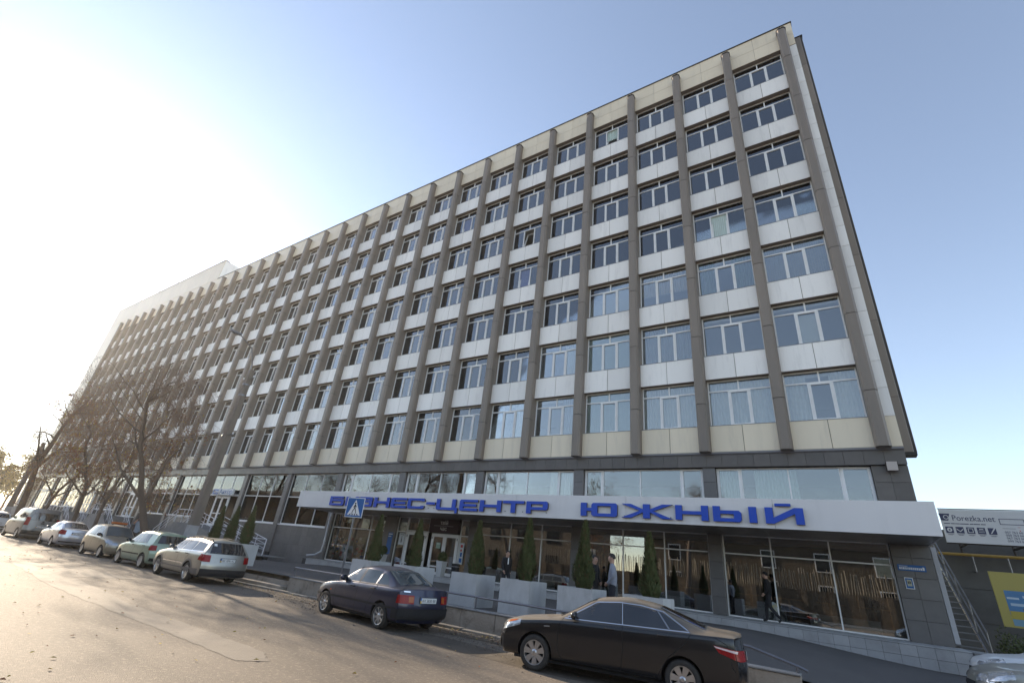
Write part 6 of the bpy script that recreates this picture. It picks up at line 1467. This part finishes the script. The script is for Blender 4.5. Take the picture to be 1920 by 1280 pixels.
    b = MB(); b.box(hx + .083, hy - .025, hz - .068, hx + .094, hy + .025, hz - .06); b.build('mouth', mat('lips', (.25, .09, .07), .5), t)
    if extra: extra(t)
    return t
c_black = cloth('black', (.012, .012, .014)); c_dark = cloth('charcoal', (.022, .022, .026)); c_grey = cloth('grey_jacket', (.30, .31, .36)); c_navy = cloth('navy_trousers', (.022, .024, .034)); c_blue = cloth('pale_blue', (.28, .36, .46)); c_jean = cloth('dark_jeans', (.03, .032, .04))
m_bag = mat('carrier_bag', (.35, .42, .55), .4, var=.6, vscale=9, col2=(.5, .4, .12))
def bag(t):
    b = MB(); pr = [(-.03, .84), (-.14, .78), (-.16, .52), (.0, .46), (.14, .52), (.12, .76)]
    b.prism([(x - .06, z - .12) for x, z in pr], -.33, -.25, 'y'); b.build('carrier_bag', m_bag, t)
person('walking man in a black jacket and cap carrying a carrier bag past the windows', (-4.0, -.10, .654), math.pi, c_black, c_dark, dict(anL=(-.34, .10, .15), knL=(-.02, .10, .52), toL=(-.24, .11, .055), anR=(.16, -.10, .09), knR=(.14, -.10, .52), toR=(.31, -.11, .035), elR=(-.06, -.22, 1.16), wrR=(-.04, -.24, .92), haR=(-.04, -.25, .85), elL=(-.03, .23, 1.17), wrL=(.10, .22, .98), haL=(.15, .21, .93), head0=(.04, 0, 1.55), head1=(.055, 0, 1.63), head2=(.045, 0, 1.70), nose=(.15, 0, 1.59)), hairm=c_black, cap=True, scale=.90, extra=bag)
def zip_(t):
    b = MB(); b.box(.175, -.012, 1.12, .182, .012, 1.42); b.build('collar_zip', c_black, t)
person('standing man in a grey and black jacket with his hands in front', (-6.78, -7.6, .42 + tz(-6.78, 0)), math.radians(200), c_grey, c_navy, dict(elL=(-.03, .27, 1.17), wrL=(.12, .16, .99), haL=(.16, .11, .95), elR=(-.03, -.27, 1.17), wrR=(.12, -.16, .99), haR=(.16, -.11, .95)), scale=.93, extra=zip_)
person('person in black half hidden behind a conifer, facing the grey jacket', (-7.42, -7.35, .42 + tz(-7.42, 0)), math.radians(-15), c_black, c_dark, dict(elL=(-.03, .26, 1.17), wrL=(.12, .18, 1.0), haL=(.17, .14, .97)), scale=.90)
person('man in a black suit striding behind the planters', (-12.45, -4.0, .42), math.radians(-35), c_black, c_dark, dict(elL=(-.12, .23, 1.17), wrL=(-.16, .24, .94), haL=(-.17, .24, .87), elR=(.08, -.23, 1.17), wrR=(.22, -.22, .97), haR=(.27, -.21, .92), anL=(.28, .10, .09), knL=(.20, .10, .52), toL=(.43, .11, .06), anR=(-.28, -.10, .14), knR=(-.02, -.10, .51), toR=(-.16, -.11, .045)), scale=.91, extra=lambda t: (MB().box(.135, -.02, 1.22, .15, .02, 1.46).build('shirt_front', cm['white'], t)))
def camera_(t):
    b = MB(); b.bbox(.20, -.07, 1.54, .27, .07, 1.63, .008); b.lathe([(.035, 0), (.035, .06), (0, .06)], (.27, 0, 1.58), 'x', 10); b.build('held_camera', m_black, t)
person('photographer in a pale blue shirt between the two tree trunks', (-34.2, -8.35, .12), math.radians(-35), c_blue, c_jean, dict(elL=(.16, .25, 1.30), wrL=(.24, .12, 1.50), haL=(.25, .09, 1.56), elR=(.16, -.25, 1.30), wrR=(.24, -.12, 1.50), haR=(.25, -.09, 1.56)), sleeve=False, extra=camera_)

# ------------------------------------------------------------------ thin air volume added to stand in for lens glare at the left
hz = MB(); hz.box(-330, -75, -1.0, 70, 60, 42)
hm = bpy.data.materials.new('glare_haze'); hm.use_nodes = True; hm.node_tree.nodes.clear()
_o = hm.node_tree.nodes.new('ShaderNodeOutputMaterial'); _v = hm.node_tree.nodes.new('ShaderNodeVolumePrincipled')
_v.inputs['Color'].default_value = (.98, .95, .92, 1); _v.inputs['Density'].default_value = 0.00028; _v.inputs['Anisotropy'].default_value = 0.66
hm.node_tree.links.new(_v.outputs[0], _o.inputs['Volume'])
kind(hz.build('glare_haze', hm), 'stuff')
